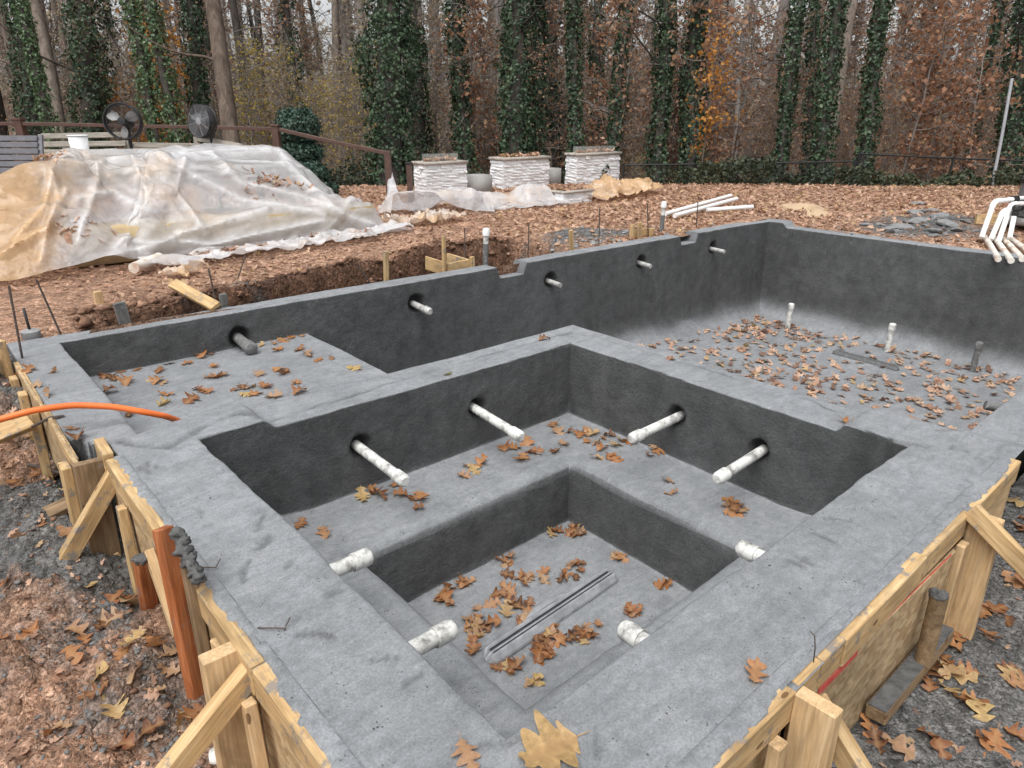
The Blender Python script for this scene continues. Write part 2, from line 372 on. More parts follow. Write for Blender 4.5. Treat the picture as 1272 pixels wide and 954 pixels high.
BARKG = bark_mat('grey_bark', (.15, .132, .12), (.25, .222, .205), (.36, .325, .30))
PINE = wood_mat('pine', (.37, .235, .105), (.50, .335, .165), (.59, .44, .25), .8)
PINEC = wood_mat('clean_pine', (.43, .28, .14), (.54, .37, .20), (.61, .45, .27), .12)
OLDW = wood_mat('weathered_wood', (.13, .082, .045), (.21, .14, .078), (.30, .21, .125), .55)
GREYW = wood_mat('grey_wood', (.10, .10, .098), (.16, .158, .15), (.23, .225, .21), .9)
ORGW = wood_mat('orange_painted_wood', (.20, .062, .022), (.31, .10, .034), (.40, .17, .075), .55)
TEAK = wood_mat('teak', (.24, .215, .18), (.33, .30, .255), (.42, .385, .335), .0)
OSB = osb_mat()
PVC = pvc_mat('splattered_pvc', (.70, .70, .67), (.15, .145, .135), .60, 19)
PVCW = pvc_mat('dull_pvc', (.46, .455, .44), (.13, .125, .12), .5, 18)
PVCC = pvc_mat('white_pvc', (.78, .78, .77), (.45, .32, .22), .12, 8)
PVCD = pvc_mat('muddy_pvc', (.74, .70, .64), (.42, .22, .11), .5, 7)
PVCG = pvc_mat('cement_coated_pvc', (.13, .13, .128), (.5, .5, .49), .3, 30, .7)
SHEET = plastic_mat()
BLACKM = simple('black_metal', (.012, .012, .013), (.03, .03, .031), 30, .45, .1)
BROWNM = simple('brown_metal', (.075, .042, .034), (.115, .066, .052), 12, .5, .1)
GREYM = simple('grey_conduit', (.22, .225, .24), (.30, .305, .32), 14, .45, .1)
STEEL = simple('rebar_steel', (.07, .055, .048), (.15, .12, .105), 40, .7, .3, metal=.4)
FANB = simple('fan_blade', (.42, .42, .42), (.55, .55, .54), 10, .4, .05)
SLATM = simple('slate_grey_paint', (.105, .105, .12), (.15, .15, .165), 9, .5, .1)
STONE = simple('white_ledge_stone', (.62, .63, .65), (.88, .88, .885), 5, .8, .5, .010)
CAPST = simple('cap_stone', (.33, .30, .265), (.44, .405, .36), 16, .85, .4, .005)
BLOCK = simple('grey_block', (.28, .275, .265), (.36, .355, .345), 40, .9, .5, .004)
TANK = simple('grey_plastic', (.15, .15, .155), (.19, .19, .195), 8, .45, .05)
ORANGE = simple('orange_conduit', (.74, .15, .03), (.84, .20, .05), 6, .4, .05)
SAND = simple('sand', (.38, .27, .165), (.50, .375, .25), 60, .95, .6, .006)
RUBB = simple('cement_rubble', (.17, .17, .17), (.34, .345, .35), 14, .92, .9, .02)
DARKC = simple('wet_cement', (.05, .05, .05), (.13, .13, .128), 30, .9, .9, .01)
CRUMB = simple('cement_crumb', (.10, .10, .10), (.21, .208, .204), 30, .95, .9, .01)
CLOD = simple('clay_clod', (.10, .05, .03), (.27, .155, .10), 16, .95, .9, .02)
WHITE = simple('white_bin_plastic', (.68, .69, .70), (.78, .79, .80), 6, .5, .05)
TANB = simple('tan_seat_wall', (.36, .27, .15), (.48, .37, .22), 12, .85, .4, .01)
SMEAR = simple('cement_smear', (.13, .135, .14), (.21, .217, .225), 30, .85, .6, .006)
RED = simple('red_edge_paint', (.42, .05, .04), (.60, .12, .09), 40, .8, .5, .003)
CHAN = simple('cement_filmed_channel', (.19, .196, .207), (.34, .35, .37), 16, .4, .2, .002)
CHAND = pvc_mat('dark_channel', (.09, .092, .095), (.18, .18, .18), .35, 30, .6)
GLASS = None
def glass_mat():
    m, N, L, B = mat_new('clear_glass'); B.inputs['Base Color'].default_value = (.9, .95, .92, 1); B.inputs['Roughness'].default_value = .05
    B.inputs['Alpha'].default_value = .06; B.inputs['Specular IOR Level'].default_value = .15; return m
GLASS = glass_mat()

# ================================================================== POOL SHELL
SX, SY = 2.13, 1.885
def prof(Dp, r1, w, r2, n=16):
    a = np.linspace(0, math.pi/2, 6); s = list(-r1+r1*np.sin(a)); z = list(-(r1-r1*np.cos(a)))
    l = np.linspace(0, 1, n+2)[1:-1]; s += list(w*l); z += list(-(r1+(Dp-r1-r2)*l))
    a = np.linspace(0, math.pi/2, 7 if r2 < .1 else 14); s += list(w+r2*(1-np.cos(a))); z += list(-(Dp-r2)-r2*np.sin(a))
    s = np.array(s); z = np.array(z)/-Dp
    for i in range(1, len(s)): s[i] = max(s[i], s[i-1]+2e-4)
    return s, z
P_SPA = prof(.49, .012, .012, .022, 24); P_WELL = prof(.34, .075, .012, .02, 16)
P_POOL = prof(1.1, .013, .03, .30, 34); P_LEFT = prof(.25, .013, .12, .015, 16); P_SHELF = prof(.25, .012, .012, .015, 14)
P_DROP = prof(.6, .012, .015, .02, 10); P_OUT = prof(.5, .015, .012, .02, 8)
def gp(P, s): return np.interp(s, P[0], P[1])
def gridlines(segs, specials, holes):
    L = []
    for a, b, st in segs: L += list(np.arange(a, b, st))
    for c, sg, P in specials: L += list(c+sg*P[0])
    for h in holes: L += list(h+np.linspace(-.075, .075, 12))
    L = np.sort(np.array(L)); out = [L[0]]
    spec = np.sort(np.concatenate([c+sg*P[0] for c, sg, P in specials]))
    isspec = np.array([np.min(np.abs(spec-v)) < 1e-7 for v in L])
    for v, k in zip(L[1:], isspec[1:]):
        if v-out[-1] > (1.5e-4 if k else .006): out.append(v)
    return np.array(out)
POOLPIPE = [(.879, -.232), (2.314, -.231), (3.839, -.262), (5.199, -.262), (6.54, -.262)]
SPAPIPE_Y = [(.702, -.27), (1.413, -.269)]            # on the wall y = SY
SPAPIPE_X = [(1.106, -.262), (.625, -.278)]           # on the wall x = SX
gx = gridlines([(-.41, 2.62, .016), (2.62, 8.06, .04)],
    [(-.145, 1, P_SHELF), (0, 1, P_SPA), (SX, -1, P_SPA), (.43, 1, P_WELL), (1.66, -1, P_WELL), (2.42, 1, P_POOL), (1.38, 1, P_DROP), (7.77, -1, P_POOL), (-.39, -1, P_OUT), (-.287, -1, P_OUT), (8.0, 1, P_OUT)],
    [p[0] for p in POOLPIPE+SPAPIPE_Y])
gy = gridlines([(-.31, 2.3, .016), (2.3, 4.06, .03)],
    [(0, 1, P_SPA), (SY, -1, P_SPA), (.40, 1, P_WELL), (1.41, -1, P_WELL), (2.15, 1, P_POOL), (3.806, -1, P_POOL), (3.806, -1, P_SHELF), (-.08, 1, P_POOL), (3.985, 1, P_OUT)],
    [p[0] for p in SPAPIPE_X])
XX, YY = np.meshgrid(gx, gy, indexing='ij'); P2 = xyz(XX, YY)
wob = .006*noise(P2, 1.1, 3)+.004*noise(P2, 4, 5)           # hand-trowelled edges are not dead straight
xw = XX+wob; yw = YY+.006*noise(P2, 1.2, 9)+.004*noise(P2, 4, 8)
# top surface
zt = np.zeros_like(XX)
dam = np.maximum(sst(.255, .315, XX+.012*noise(P2, 9, 2))*sst(SY-.08, SY-.07, YY), sst(2.05, 2.06, XX)*sst(.25, .30, YY+.012*noise(P2, 9, 4)))
pooltop = np.maximum(sst(2.10, 2.2, YY+.03*noise(P2, 5, 11)), sst(2.44, 2.56, XX+.03*noise(P2, 5, 12)))
zt = zt-.045*np.maximum(dam, pooltop)
zt = zt-.055*sst(7.74, 7.765, XX)*(1-sst(3.55, 3.62, YY))    # the far wall is lower
sk1 = sst(3.19, 3.20, XX)*(1-sst(3.50, 3.51, XX)); sk2 = sst(5.86, 5.87, XX)*(1-sst(6.19, 6.20, XX))
zt = zt-(.10*sk1+.10*sk2)*sst(3.73, 3.74, YY)                # skimmer notches
zt = zt+.0035*noise(P2, 3, 21)+.002*noise(P2, 11, 22)
# spa
ss = np.minimum(np.minimum(xw, SX-xw), np.minimum(yw, SY-yw)); g1 = gp(P_SPA, ss)
sw_ = np.minimum(np.minimum(xw-.43, 1.66-xw), np.minimum(yw-.40, 1.41-yw)); g2 = gp(P_WELL, sw_)
zben = -.493+.045*sst(.45, .05, XX)*sst(1.2, 1.9, YY)+.035*sst(.5, .1, YY)+.006*noise(P2, 4, 31)
zspa = zt+(zben-zt)*g1+(-.835-zben+.004*noise(P2, 5, 33))*g2
# pool
zfl = -.90-.048*XX+.012*noise(P2, 1.5, 41)+.004*noise(P2, 6, 42)
sp_ = np.maximum(xw-2.42, yw-2.15)
gl = gp(P_SHELF, xw+.145)
gA = np.minimum(np.minimum(gp(P_POOL, 3.806-yw), gp(P_POOL, 7.77-xw)), np.minimum(gp(P_POOL, yw+.08), gp(P_POOL, sp_))); gA = np.minimum(gA, gl)
zA = zt+(zfl-zt)*gA
zsh = -.289+.004*noise(P2, 3, 51)
gB = np.minimum(np.minimum(gp(P_SHELF, 3.806-yw), gp(P_SHELF, yw-2.15)), gl)
zB = zt+(zsh-zt)*gB; gD = gp(P_DROP, xw-1.38); zB = zB+(-3-zB)*gD
zpool = np.where(yw > 2.0, np.maximum(zA, zB), zA)
inspa = ss > -.02
ZZ = np.where(inspa, zspa, zpool)
# outside of the shell
so_ = np.maximum(np.maximum((-.287-.103*sst(2.04, 2.42, YY))-XX, YY-3.985), XX-8.0); gO = gp(P_OUT, so_); ZZ = ZZ-.55*gO
# cracks and rough joints in the surface
def crack(pts, wd, dp, seed):
    global ZZ
    pts = np.array(pts)[:, :2]; d = np.full(XX.shape, 9.)
    q = np.stack([XX+.02*noise(P2, 14, seed), YY+.02*noise(P2, 14, seed+1)], -1)
    for a, b in zip(pts[:-1], pts[1:]):
        t = np.clip(((q-a)@(b-a))/((b-a)@(b-a)), 0, 1); d = np.minimum(d, np.linalg.norm(q-(a+t[..., None]*(b-a)), axis=-1))
    f = (1-sst(wd*.4, wd, d))*np.clip(.55+.9*noise(P2, 9, seed+2), 0, 1); ZZ = ZZ-dp*f
    return f
flat0 = (g1 < .02) & (gA < .02)
CR = np.zeros_like(XX)
for pts, wd, dp in (([at(150, 548, 0), at(205, 556, 0), at(245, 533, 0), at(300, 509, 0), at(322, 516, 0)], .022, .012),
                    ([at(335, 524, -.045), at(500, 470, -.045), at(650, 428, -.045), at(712, 412, -.045), at(760, 425, -.045), at(900, 465, -.045), at(1040, 510, -.045)], .014, .006),
                    ([at(1060, 528, 0), at(1100, 545, 0), at(1170, 556, 0)], .02, .012), ([at(640, 912, 0), at(600, 930, 0)], .012, .004)):
    CR = np.maximum(CR, crack(pts, wd, dp, int(wd*1e4)))
r3 = np.random.default_rng(99)
for q in range(34):                                           # short trowel scratches on the rims
    sx_, sy_ = (r3.uniform(-.27, -.02), r3.uniform(-.2, 1.9)) if q % 2 else (r3.uniform(0, 2.4), r3.uniform(-.27, -.02))
    th = r3.uniform(0, 3.14); l_ = r3.uniform(.02, .09); CR = np.maximum(CR, crack([(sx_, sy_), (sx_+l_*math.cos(th), sy_+l_*math.sin(th))], .012, .004, 900+q))
# displace along the surface normal: pits, trowel waves, dents round the pipes
G = np.stack([XX, YY, ZZ], -1)
Nn = np.cross(np.gradient(G, axis=0), np.gradient(G, axis=1)); Nn /= np.linalg.norm(Nn, axis=-1)[..., None]+1e-12
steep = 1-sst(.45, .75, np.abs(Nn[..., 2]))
amp = .0015+.0035*steep
edge = np.maximum(sst(-.19, -.28, XX)*(YY < 2.2), sst(-.17, -.28, YY)); edge = np.maximum(edge, sst(3.88, 3.97, YY))*np.clip(.5+1.2*noise(P2, 3, 65), 0, 1)
amp = amp+.004*edge
G = G+Nn*(amp*(fbm(G, 7, 2, 61)+.7*fbm(G, 26, 2, 63)))[..., None]
stain_shade = np.zeros_like(XX)
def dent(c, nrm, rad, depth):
    global stain_shade
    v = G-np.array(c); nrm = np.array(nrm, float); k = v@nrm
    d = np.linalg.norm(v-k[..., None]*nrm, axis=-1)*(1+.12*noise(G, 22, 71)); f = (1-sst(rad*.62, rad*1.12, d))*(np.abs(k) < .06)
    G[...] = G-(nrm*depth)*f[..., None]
    stain_shade = np.maximum(stain_shade, (1-sst(rad*.55, rad*1.5, d))*(np.abs(k) < .12))  # pipe holes blackened: recess shade painted in, along with dark residue
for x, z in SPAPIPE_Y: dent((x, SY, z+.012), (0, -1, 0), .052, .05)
for y, z in SPAPIPE_X: dent((SX, y, z+.012), (-1, 0, 0), .052, .05)
for x, z in POOLPIPE: dent((x, 3.806, z+.012), (0, -1, 0), .075, .055)
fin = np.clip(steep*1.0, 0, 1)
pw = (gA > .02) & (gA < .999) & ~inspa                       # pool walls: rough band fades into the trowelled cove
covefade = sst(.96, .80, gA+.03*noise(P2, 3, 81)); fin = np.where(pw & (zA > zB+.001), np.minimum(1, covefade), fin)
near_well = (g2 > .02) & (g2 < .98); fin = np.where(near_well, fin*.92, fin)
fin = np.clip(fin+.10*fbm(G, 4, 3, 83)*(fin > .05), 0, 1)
stain_shade = np.clip(stain_shade*.97+CR*.45+.35*edge*sst(.25, .6, fbm(G, 24, 3, 67)), 0, 1)
nI, nJ = XX.shape
fi, fj = np.meshgrid(np.arange(nI-1), np.arange(nJ-1), indexing='ij'); k = fi*nJ+fj
quads = np.stack([k, k+nJ, k+nJ+1, k+1], -1).reshape(-1, 4)
av = lambda A: ((A[:-1, :-1]+A[1:, :-1]+A[1:, 1:]+A[:-1, 1:])/4).reshape(-1)
a_g1, a_g2, a_gA, a_gB, a_x, a_y, a_in, a_z = av(g1), av(g2), av(gA), av(gB), av(XX), av(YY), av(inspa.astype(float)), av(ZZ)
isp = a_in > .5
onsh = (a_x < 1.38) & (a_y > 2.0) & ~isp
reg = np.full(len(quads), 'rim', dtype=object)
reg[isp & (a_g1 > .03)] = 'spa_wall'; reg[isp & (a_g1 > .93)] = 'spa_bench'; reg[isp & (a_g2 > .18)] = 'well_wall'; reg[isp & (a_g2 > .97)] = 'spa_floor'
reg[~isp & (a_gA > .015)] = 'pool_wall'; reg[~isp & (a_gA > .9)] = 'pool_floor'
reg[onsh & (a_gB > .04)] = 'shelf_wall'; reg[onsh & (a_gB > .93)] = 'sun_shelf'
spl = (a_y > SY) & (a_y < 2.15) & (a_x < 2.42) & (a_x > .3) | (a_x > SX) & (a_x < 2.42) & (a_y < 2.15) & (a_y > .28)
reg[(reg == 'rim') & spl] = 'spillway_dam'
POOL = thing('pool_shell', 'bare grey sprayed concrete shell of an unfinished pool with square spa in its near corner', 'pool', (0, 0, -.9))
Vall = G.reshape(-1, 3); finf = fin.ravel(); stf = stain_shade.ravel()
# pool floor parts that nobody can see are dropped with the rest kept as built
PL = {'spa_floor': 'smooth grey spa floor strewn with brown leaves', 'spa_wall': 'dark rough spa wall', 'pool_wall': 'dark rough pool wall with small pipe ends',
      'sun_shelf': 'shallow pale grey ledge at the left end of the pool', 'spillway_dam': 'lowered concrete dam between spa and pool'}
for nm in ('rim', 'spillway_dam', 'spa_wall', 'spa_bench', 'well_wall', 'spa_floor', 'pool_wall', 'pool_floor', 'shelf_wall', 'sun_shelf'):
    Q = quads[reg == nm]; u, inv = np.unique(Q.ravel(), return_inverse=True)
    me = mesh_np(nm, Vall[u]-np.array([0, 0, -.9]), [inv.reshape(-1, 4)], CONC, True, {'finish': finf[u], 'stain_shade': stf[u]})
    sharp(me, 50)
    o = link(nm, me, POOL)
    if nm in PL: tag(o, PL[nm])
def shell_z(x, y):
    i = np.clip(np.searchsorted(gx, x), 0, nI-1); j = np.clip(np.searchsorted(gy, y), 0, nJ-1); return ZZ[i, j]

# ================================================================== GROUND
def growth(a, step, n, f): 
    o = [a]; s = step
    for _ in range(n): s *= f; o.append(o[-1]+s)
    return o
lx = np.array([-v for v in growth(3.0, .06, 30, 1.14)][:0:-1]+list(np.arange(-3.0, -2.0, .05))+list(np.arange(-2.0, -.25, .019))+list(np.arange(-.25, 2.6, .032))+list(np.arange(2.6, 15, .055))+growth(15, .07, 46, 1.105))
ly = np.array([-v for v in growth(2.6, .06, 30, 1.14)][:0:-1]+list(np.arange(-2.6, -.4, .04))+list(np.arange(-.4, 3.6, .022))+list(np.arange(3.6, 5.3, .03))+list(np.arange(5.3, 13, .055))+growth(13, .07, 46, 1.105))
def bank_y(x): return 4.26+.23*np.clip(x, 0, 3.4)+.03*np.sin(x*2.3+.5)+.12*noise(xyz(x, 0*x), 1.7, 91)+.05*noise(xyz(x, 0*x), 6, 92)
def ground_z(x, y, fine=True):
    x = np.asarray(x, float); y = np.asarray(y, float); p = xyz(x, y)
    dfw = (x-CAM[0])*.663+(y-CAM[1])*.748
    upz = -.06+.03*noise(p, .5, 101)+.02*noise(p, 1.4, 102)
    # crest, then the wood floor lies lower and rises to a far hill
    upz = upz+.10*sst(11.0, 12.8, dfw)*sst(-9, 4, (x-y))-.9*sst(13.0, 16.5, dfw)
    far = np.hypot(x, y); upz = upz+.45*fbm(p, .12, 3, 103)*sst(16, 26, far)+4.6*sst(36, 90, far)
    z = upz
    # trench behind the long wall
    t = sst(.15, .02, (bank_y(x)-y))  # 0 in the trench, 1 on the bank
    t = 1-sst(-.01, .09, bank_y(x)-y)
    tr = sst(-.05, .25, x)*(1-sst(4.1, 4.5, x))
    z = np.where(y > 3.9, z-(1-t)*tr*.55, z)
    z = z+.10*np.exp(-((x-5.0)/.55)**2-((y-4.55)/.35)**2)-.10*np.exp(-((x-4.0)/.4)**2-((y-4.5)/.3)**2)   # spoil heap
    # lower ground on the left and at the right
    low = -.47+.05*noise(p, 1.3, 105)
    zl = low+(.36)*sst(2.7, 3.75, y+.25*noise(p, 1.2, 106))
    z = np.where((x < .02) & (y < 4.2), zl*(1-sst(3.85, 4.2, y))+z*sst(3.85, 4.2, y), z)
    zr = -.46+.03*noise(p, 1.5, 107)+.05*sst(2, -1, x)+.35*sst(4.5, 7.5, x)
    z = np.where((y < -.1) & (x >= .02), zr, z); z = np.where((y < -.1) & (x < .02), low, z)
    z = np.where((x > 7.9) & (y < 3.9), -.10+.03*noise(p, .9, 108)+.05*sst(8.2, 10, x)+.10*sst(11, 12.8, dfw)-.9*sst(13, 16.5, dfw)+4.6*sst(36, 90, far), z)
    z = np.where((y < 2.5) & (x > 7.9), z+.03*np.exp(-((x-9.4)/1.4)**2-((y-2.6)/.8)**2), z)
    # pipe trench by the pump
    z = z-.16*np.exp(-((x-8.75)/.7)**2-((y-1.1)/.55)**2)
    if fine:
        c = 1.25*((x < .02) & (y < 3.9))+.35*((y < -.1) & (x > .0))+.30*((y >= 3.9) | (x > 7.9))+.9*tr*(y > 3.9)*(y < bank_y(x)+.25)
        near = 1-sst(14, 22, far)
        z = z+c*near*(.055*fbm(p, 3.5, 3, 111)+.035*np.abs(fbm(p, 13, 2, 112)))
        z = z+((x < -.3) & (y < 3.8))*(.030*np.abs(fbm(p, 22, 2, 114))+.035*np.abs(noise(p, 9, 117))+.05*sst(.2, .75, noise(p, 7, 115))*sst(.0, .6, noise(p, 1.6, 116)))
        z = z+.06*sst(.05, .4, fbm(p, 2.2, 2, 113))*((x < .02) & (y < 3.0))*sst(-.35, -.5, x)
    return z
GX, GY = np.meshgrid(lx, ly, indexing='ij'); GZ = ground_z(GX, GY)
GP = np.stack([GX, GY, GZ], -1); p2 = xyz(GX, GY)
cem = .10+0*GX
leftm = (GX < 0) & (GY < 3.9); rightm = (GY < -.1) & (GX > 0)
cem = np.where(leftm, .30+.42*noise(p2, 2.0, 121)+.28*sst(.7, 2.0, GY)+.25*sst(-.75, -.4, GX), cem); cem = np.where(rightm, .86, cem)
spoil = np.exp(-((GX-5.2)/1.1)**2-((GY-4.5)/.35)**2)+np.exp(-((GX-9.2)/1.1)**2-((GY-2.5)/.75)**2)*1.1+.6*np.exp(-((GX-1.6)/1.3)**2-((GY-bank_y(GX)-.08)/.12)**2)
cem = np.clip(cem+.75*spoil, 0, 1)
leafy = np.clip(sst(12, 16, np.hypot(GX, GY)), 0, 1)*.9
dark_soil = (1-sst(.05, .17, GY-bank_y(GX)+.08*noise(p2, 5, 133)))*(GY > 3.9)*sst(-.05, .25, GX)*(1-sst(4.2, 4.6, GX)); dark_soil = np.maximum(dark_soil, leftm*np.clip(.5*noise(p2, 1.3, 131)+.25*noise(p2, 6, 132), 0, .6))  # soil darkened in the trench and its bank, and in random patches on the left
nI2, nJ2 = GX.shape; fi, fj = np.meshgrid(np.arange(nI2-1), np.arange(nJ2-1), indexing='ij'); k = fi*nJ2+fj
quads = np.stack([k, k+nJ2, k+nJ2+1, k+1], -1).reshape(-1, 4)
cx_, cy_ = av(GX), av(GY)
inside = ((cx_ > -.22) & (cx_ < 2.6) & (cy_ > -.22) & (cy_ < 2.3)) | ((cx_ > -.30) & (cx_ < 7.92) & (cy_ > -.2) & (cy_ < 3.9))
quads = quads[~inside]
u, inv = np.unique(quads.ravel(), return_inverse=True)
gm_ = mesh_np('ground', GP.reshape(-1, 3)[u], [inv.reshape(-1, 4)], SOIL, True, {'cement': cem.ravel()[u], 'leafy': leafy.ravel()[u], 'dark_soil': dark_soil.ravel()[u]})
tag(link('ground', gm_), kind='structure')

def gfast(x, y):
    x = np.asarray(x, float); y = np.asarray(y, float)
    i = np.clip(np.searchsorted(lx, x)-1, 0, len(lx)-2); j = np.clip(np.searchsorted(ly, y)-1, 0, len(ly)-2)
    fx = np.clip((x-lx[i])/(lx[i+1]-lx[i]), 0, 1); fy = np.clip((y-ly[j])/(ly[j+1]-ly[j]), 0, 1)
    return GZ[i, j]*(1-fx)*(1-fy)+GZ[i+1, j]*fx*(1-fy)+GZ[i, j+1]*(1-fx)*fy+GZ[i+1, j+1]*fx*fy
# ================================================================== SMALL PIPES
def pipe_stub(p0, p1, r, label, name='pipe_stub', cap=True, mat=PVC, group=None, capmat=None):
    p0 = np.array(p0); p1 = np.array(p1); ax = (p1-p0)/np.linalg.norm(p1-p0)
    t = thing(name, label, 'pipe', p0, group)
    b = MB(); b.tube([p0, (p0+p1)/2, p1], r, 18); b.build('pipe', mat, t, True)
    if cap:
        c = MB(); L_ = .075 if r > .02 else .03
        c.lathe(p1-ax*L_*.55, ax, [(0, r*1.02), (0, r*1.22), (L_*.72, r*1.22), (L_*.9, r*1.12), (L_, r*.8)], 18); c.build('end_cap', capmat or mat, t, True)
    return t
WH = ['nearest the left rim', 'nearest the far corner']
for i, (x, z) in enumerate(SPAPIPE_Y):
    pipe_stub((x, SY+.05, z), (x+(-.005, -.03)[i], SY-.365, z-.012), .0245, 'splattered white pipe in the spa wall facing right, ' + ('farther from the back corner' if i == 0 else 'nearer the back corner'))
for i, (y, z) in enumerate(SPAPIPE_X):
    pipe_stub((SX+.05, y, z), (SX-.33, y+(.005, -.005)[i], z-.012), .0245, 'splattered white pipe in the spa wall facing left, ' + ('nearer the back corner' if i == 0 else 'farther from the back corner'))
for i, y in enumerate((1.098, .60)):
    pipe_stub((-.05, y, -.262), (.262, y, -.27), .027, ('capped white pipe end showing past the left rim edge above the middle of the bench', 'capped white pipe end showing past the left rim edge nearest the front corner')[i])
for i, x in enumerate((.69, 1.352)):
    pipe_stub((x, -.05, -.262), (x, .225, -.27), .027, ('capped splattered pipe end showing past the right rim edge nearest the front corner', 'capped splattered pipe end past the right rim edge with a brown leaf beside it')[i])
nms = ['fat grey cement-coated pipe stub low over the leafy ledge', 'pipe stub in the long pool wall just beyond the end of the ledge', 'small white pipe stub in the long pool wall below the first rim notch',
       'small white pipe stub in the long pool wall midway between the two rim notches', 'small pipe stub in the long pool wall nearest the far corner, right of second notch']
for i, (x, z) in enumerate(POOLPIPE):
    pipe_stub((x, 3.87, z), (x-.01, 3.806-(.2, .19, .15, .14, .17)[i], z-.012), (.036, .026, .024, .024, .024)[i], nms[i], cap=(i in (0, 1)), mat=(PVCG if i == 0 else PVCW))
for i, (x, y, n_, mt) in enumerate(((7.33, 3.12, 'upright white pipe on the pool floor nearest the far corner, ringed by leaf heaps', PVC), (7.37, 1.945, 'upright white pipe on the pool floor, middle one of three', PVC),
                                    (7.42, 1.10, 'upright grey cement-coated pipe on the pool floor, rightmost of three', PVCG))):
    zf_ = float(shell_z(x, y)); pipe_stub((x, y, zf_-.02), (x+.01, y, zf_+.29), .03, n_, 'standpipe', mat=mt)
pipe_stub((3.1, -.16, -.09), (3.02, -.02, -.07), .022, 'dark pipe end poking over the right pool rim at the edge of the photo', cap=False, mat=PVCG)

def channel(name, label, p0, p1, wd, hgt, dome, mt=None):
    """long trough drain cover: two raised ribs, rounded ends, swelling in the middle"""
    p0 = np.array(p0); p1 = np.array(p1); ax = p1-p0; Ln = np.linalg.norm(ax); ax /= Ln; sd_ = np.array([-ax[1], ax[0], 0.])
    t = thing(name, label, 'drain cover', (p0+p1)/2)
    m = 40; cs = [(-1, 0), (-1, .5), (-.78, .5), (-.72, 1), (-.46, 1), (-.40, .3), (-.14, .3), (-.09, .8), (.09, .8), (.14, .3), (.40, .3), (.46, 1), (.72, 1), (.78, .5), (1, .5), (1, 0)]
    Gd = np.zeros((m, len(cs), 3))
    for i in range(m):
        s_ = i/(m-1); e = min(1, (min(s_, 1-s_)*Ln/.03)); e = math.sqrt(max(0, 1-(1-e)**2))*.6+.4 if e < 1 else 1
        for j, (a_, h_) in enumerate(cs): Gd[i, j] = p0+ax*Ln*s_+sd_*a_*wd/2*e+np.array([0, 0, hgt*h_*(e if e < 1 else 1)])
    b = MB(); b.grid(Gd); b.add(Gd[0], [[list(range(len(cs)))]]); b.add(Gd[-1], [[list(range(len(cs)))[::-1]]])
    b.build('cover', mt or CHAN, t, False)
    for o_ in (-.27, .27):  # dark strips that paint shade into the grooves between the ribs
        b = MB(); q0_ = p0+ax*.03+sd_*o_*wd/2; q1_ = p1-ax*.03+sd_*o_*wd/2; h_ = np.array([0, 0, hgt*.82]); e_ = sd_*wd*.06
        b.add([q0_-e_+h_, q1_-e_+h_, q1_+e_+h_, q0_+e_+h_], [[(0, 1, 2, 3)]]); b.build('groove_shade', BLACKM, t)
    if dome:
        c = (p0+p1)/2+sd_*wd*.62; b = MB(); n_ = 22; Gd = np.zeros((n_, 8, 3))
        for i in range(n_):
            th = i/(n_-1)*math.pi
            for j in range(8):
                ph = j/7*math.pi/2; rr = math.cos(ph)
                Gd[i, j] = c+ax*math.cos(th)*.17*rr+sd_*(math.sin(th)*.058*rr-.01)+np.array([0, 0, hgt*.75*math.sin(ph)])
        b.grid(Gd); b.build('sump_dome', CHAN, t, True)
channel('channel_drain', 'long grey cement-splattered channel drain lying aslant on the spa floor', (.655, .885, -.834), (1.465, .918, -.834), .085, .046, True)
channel('channel_drain', 'long dark channel drain among the leaves on the pool floor', (6.74, 2.27, float(shell_z(6.74, 2.2))), (6.68, 1.56, float(shell_z(6.7, 1.6))), .085, .045, False, CHAND)

# ================================================================== TIMBER
def board(name, p0, p1, w_, t_, face, mat, parent=None, label=None, cat=None, group=None, bev=.003, taper=None):
    p0 = Vector([float(v) for v in p0]); p1 = Vector([float(v) for v in p1]); x = (p1-p0); Ln = x.length; x.normalize()
    z = Vector(face); z = (z-x*z.dot(x)).normalized(); y = z.cross(x)
    bm = bmesh.new(); bmesh.ops.create_cube(bm, size=1); bmesh.ops.scale(bm, vec=(Ln, w_, t_), verts=bm.verts)
    n = max(1, int(Ln/.25))
    if n > 1:
        ed = [e for e in bm.edges if abs((e.verts[0].co-e.verts[1].co).x) > Ln*.9]
        bmesh.ops.subdivide_edges(bm, edges=ed, cuts=n-1)
    if taper:
        for v in bm.verts:
            if v.co.x > Ln*.49: v.co.y *= taper
    for v in bm.verts:
        v.co.z += .003*math.sin(v.co.x*3.1+Ln*9); v.co.y += .004*math.sin(v.co.x*2.3+Ln*5)
    bmesh.ops.bevel(bm, geom=[e for e in bm.edges if len(e.link_faces) == 2 and e.calc_face_angle(0) > 1], offset=min(bev, t_*.3), segments=1, affect='EDGES')
    me = bpy.data.meshes.new(name); bm.to_mesh(me); bm.free(); me.materials.append(mat)
    o = bpy.data.objects.new(name, me); COL.objects.link(o)
    c = (p0+p1)/2
    if parent is not None: o.parent = parent; c = c-Vector(parent['_org'])
    o.matrix_basis = Matrix((( x.x, y.x, z.x, c.x), (x.y, y.y, z.y, c.y), (x.z, y.z, z.z, c.z), (0, 0, 0, 1)))
    if parent is None: tag(o, label, cat, group)
    elif label: tag(o, label)
    return o
gz = lambda x, y: float(gfast(x, y))
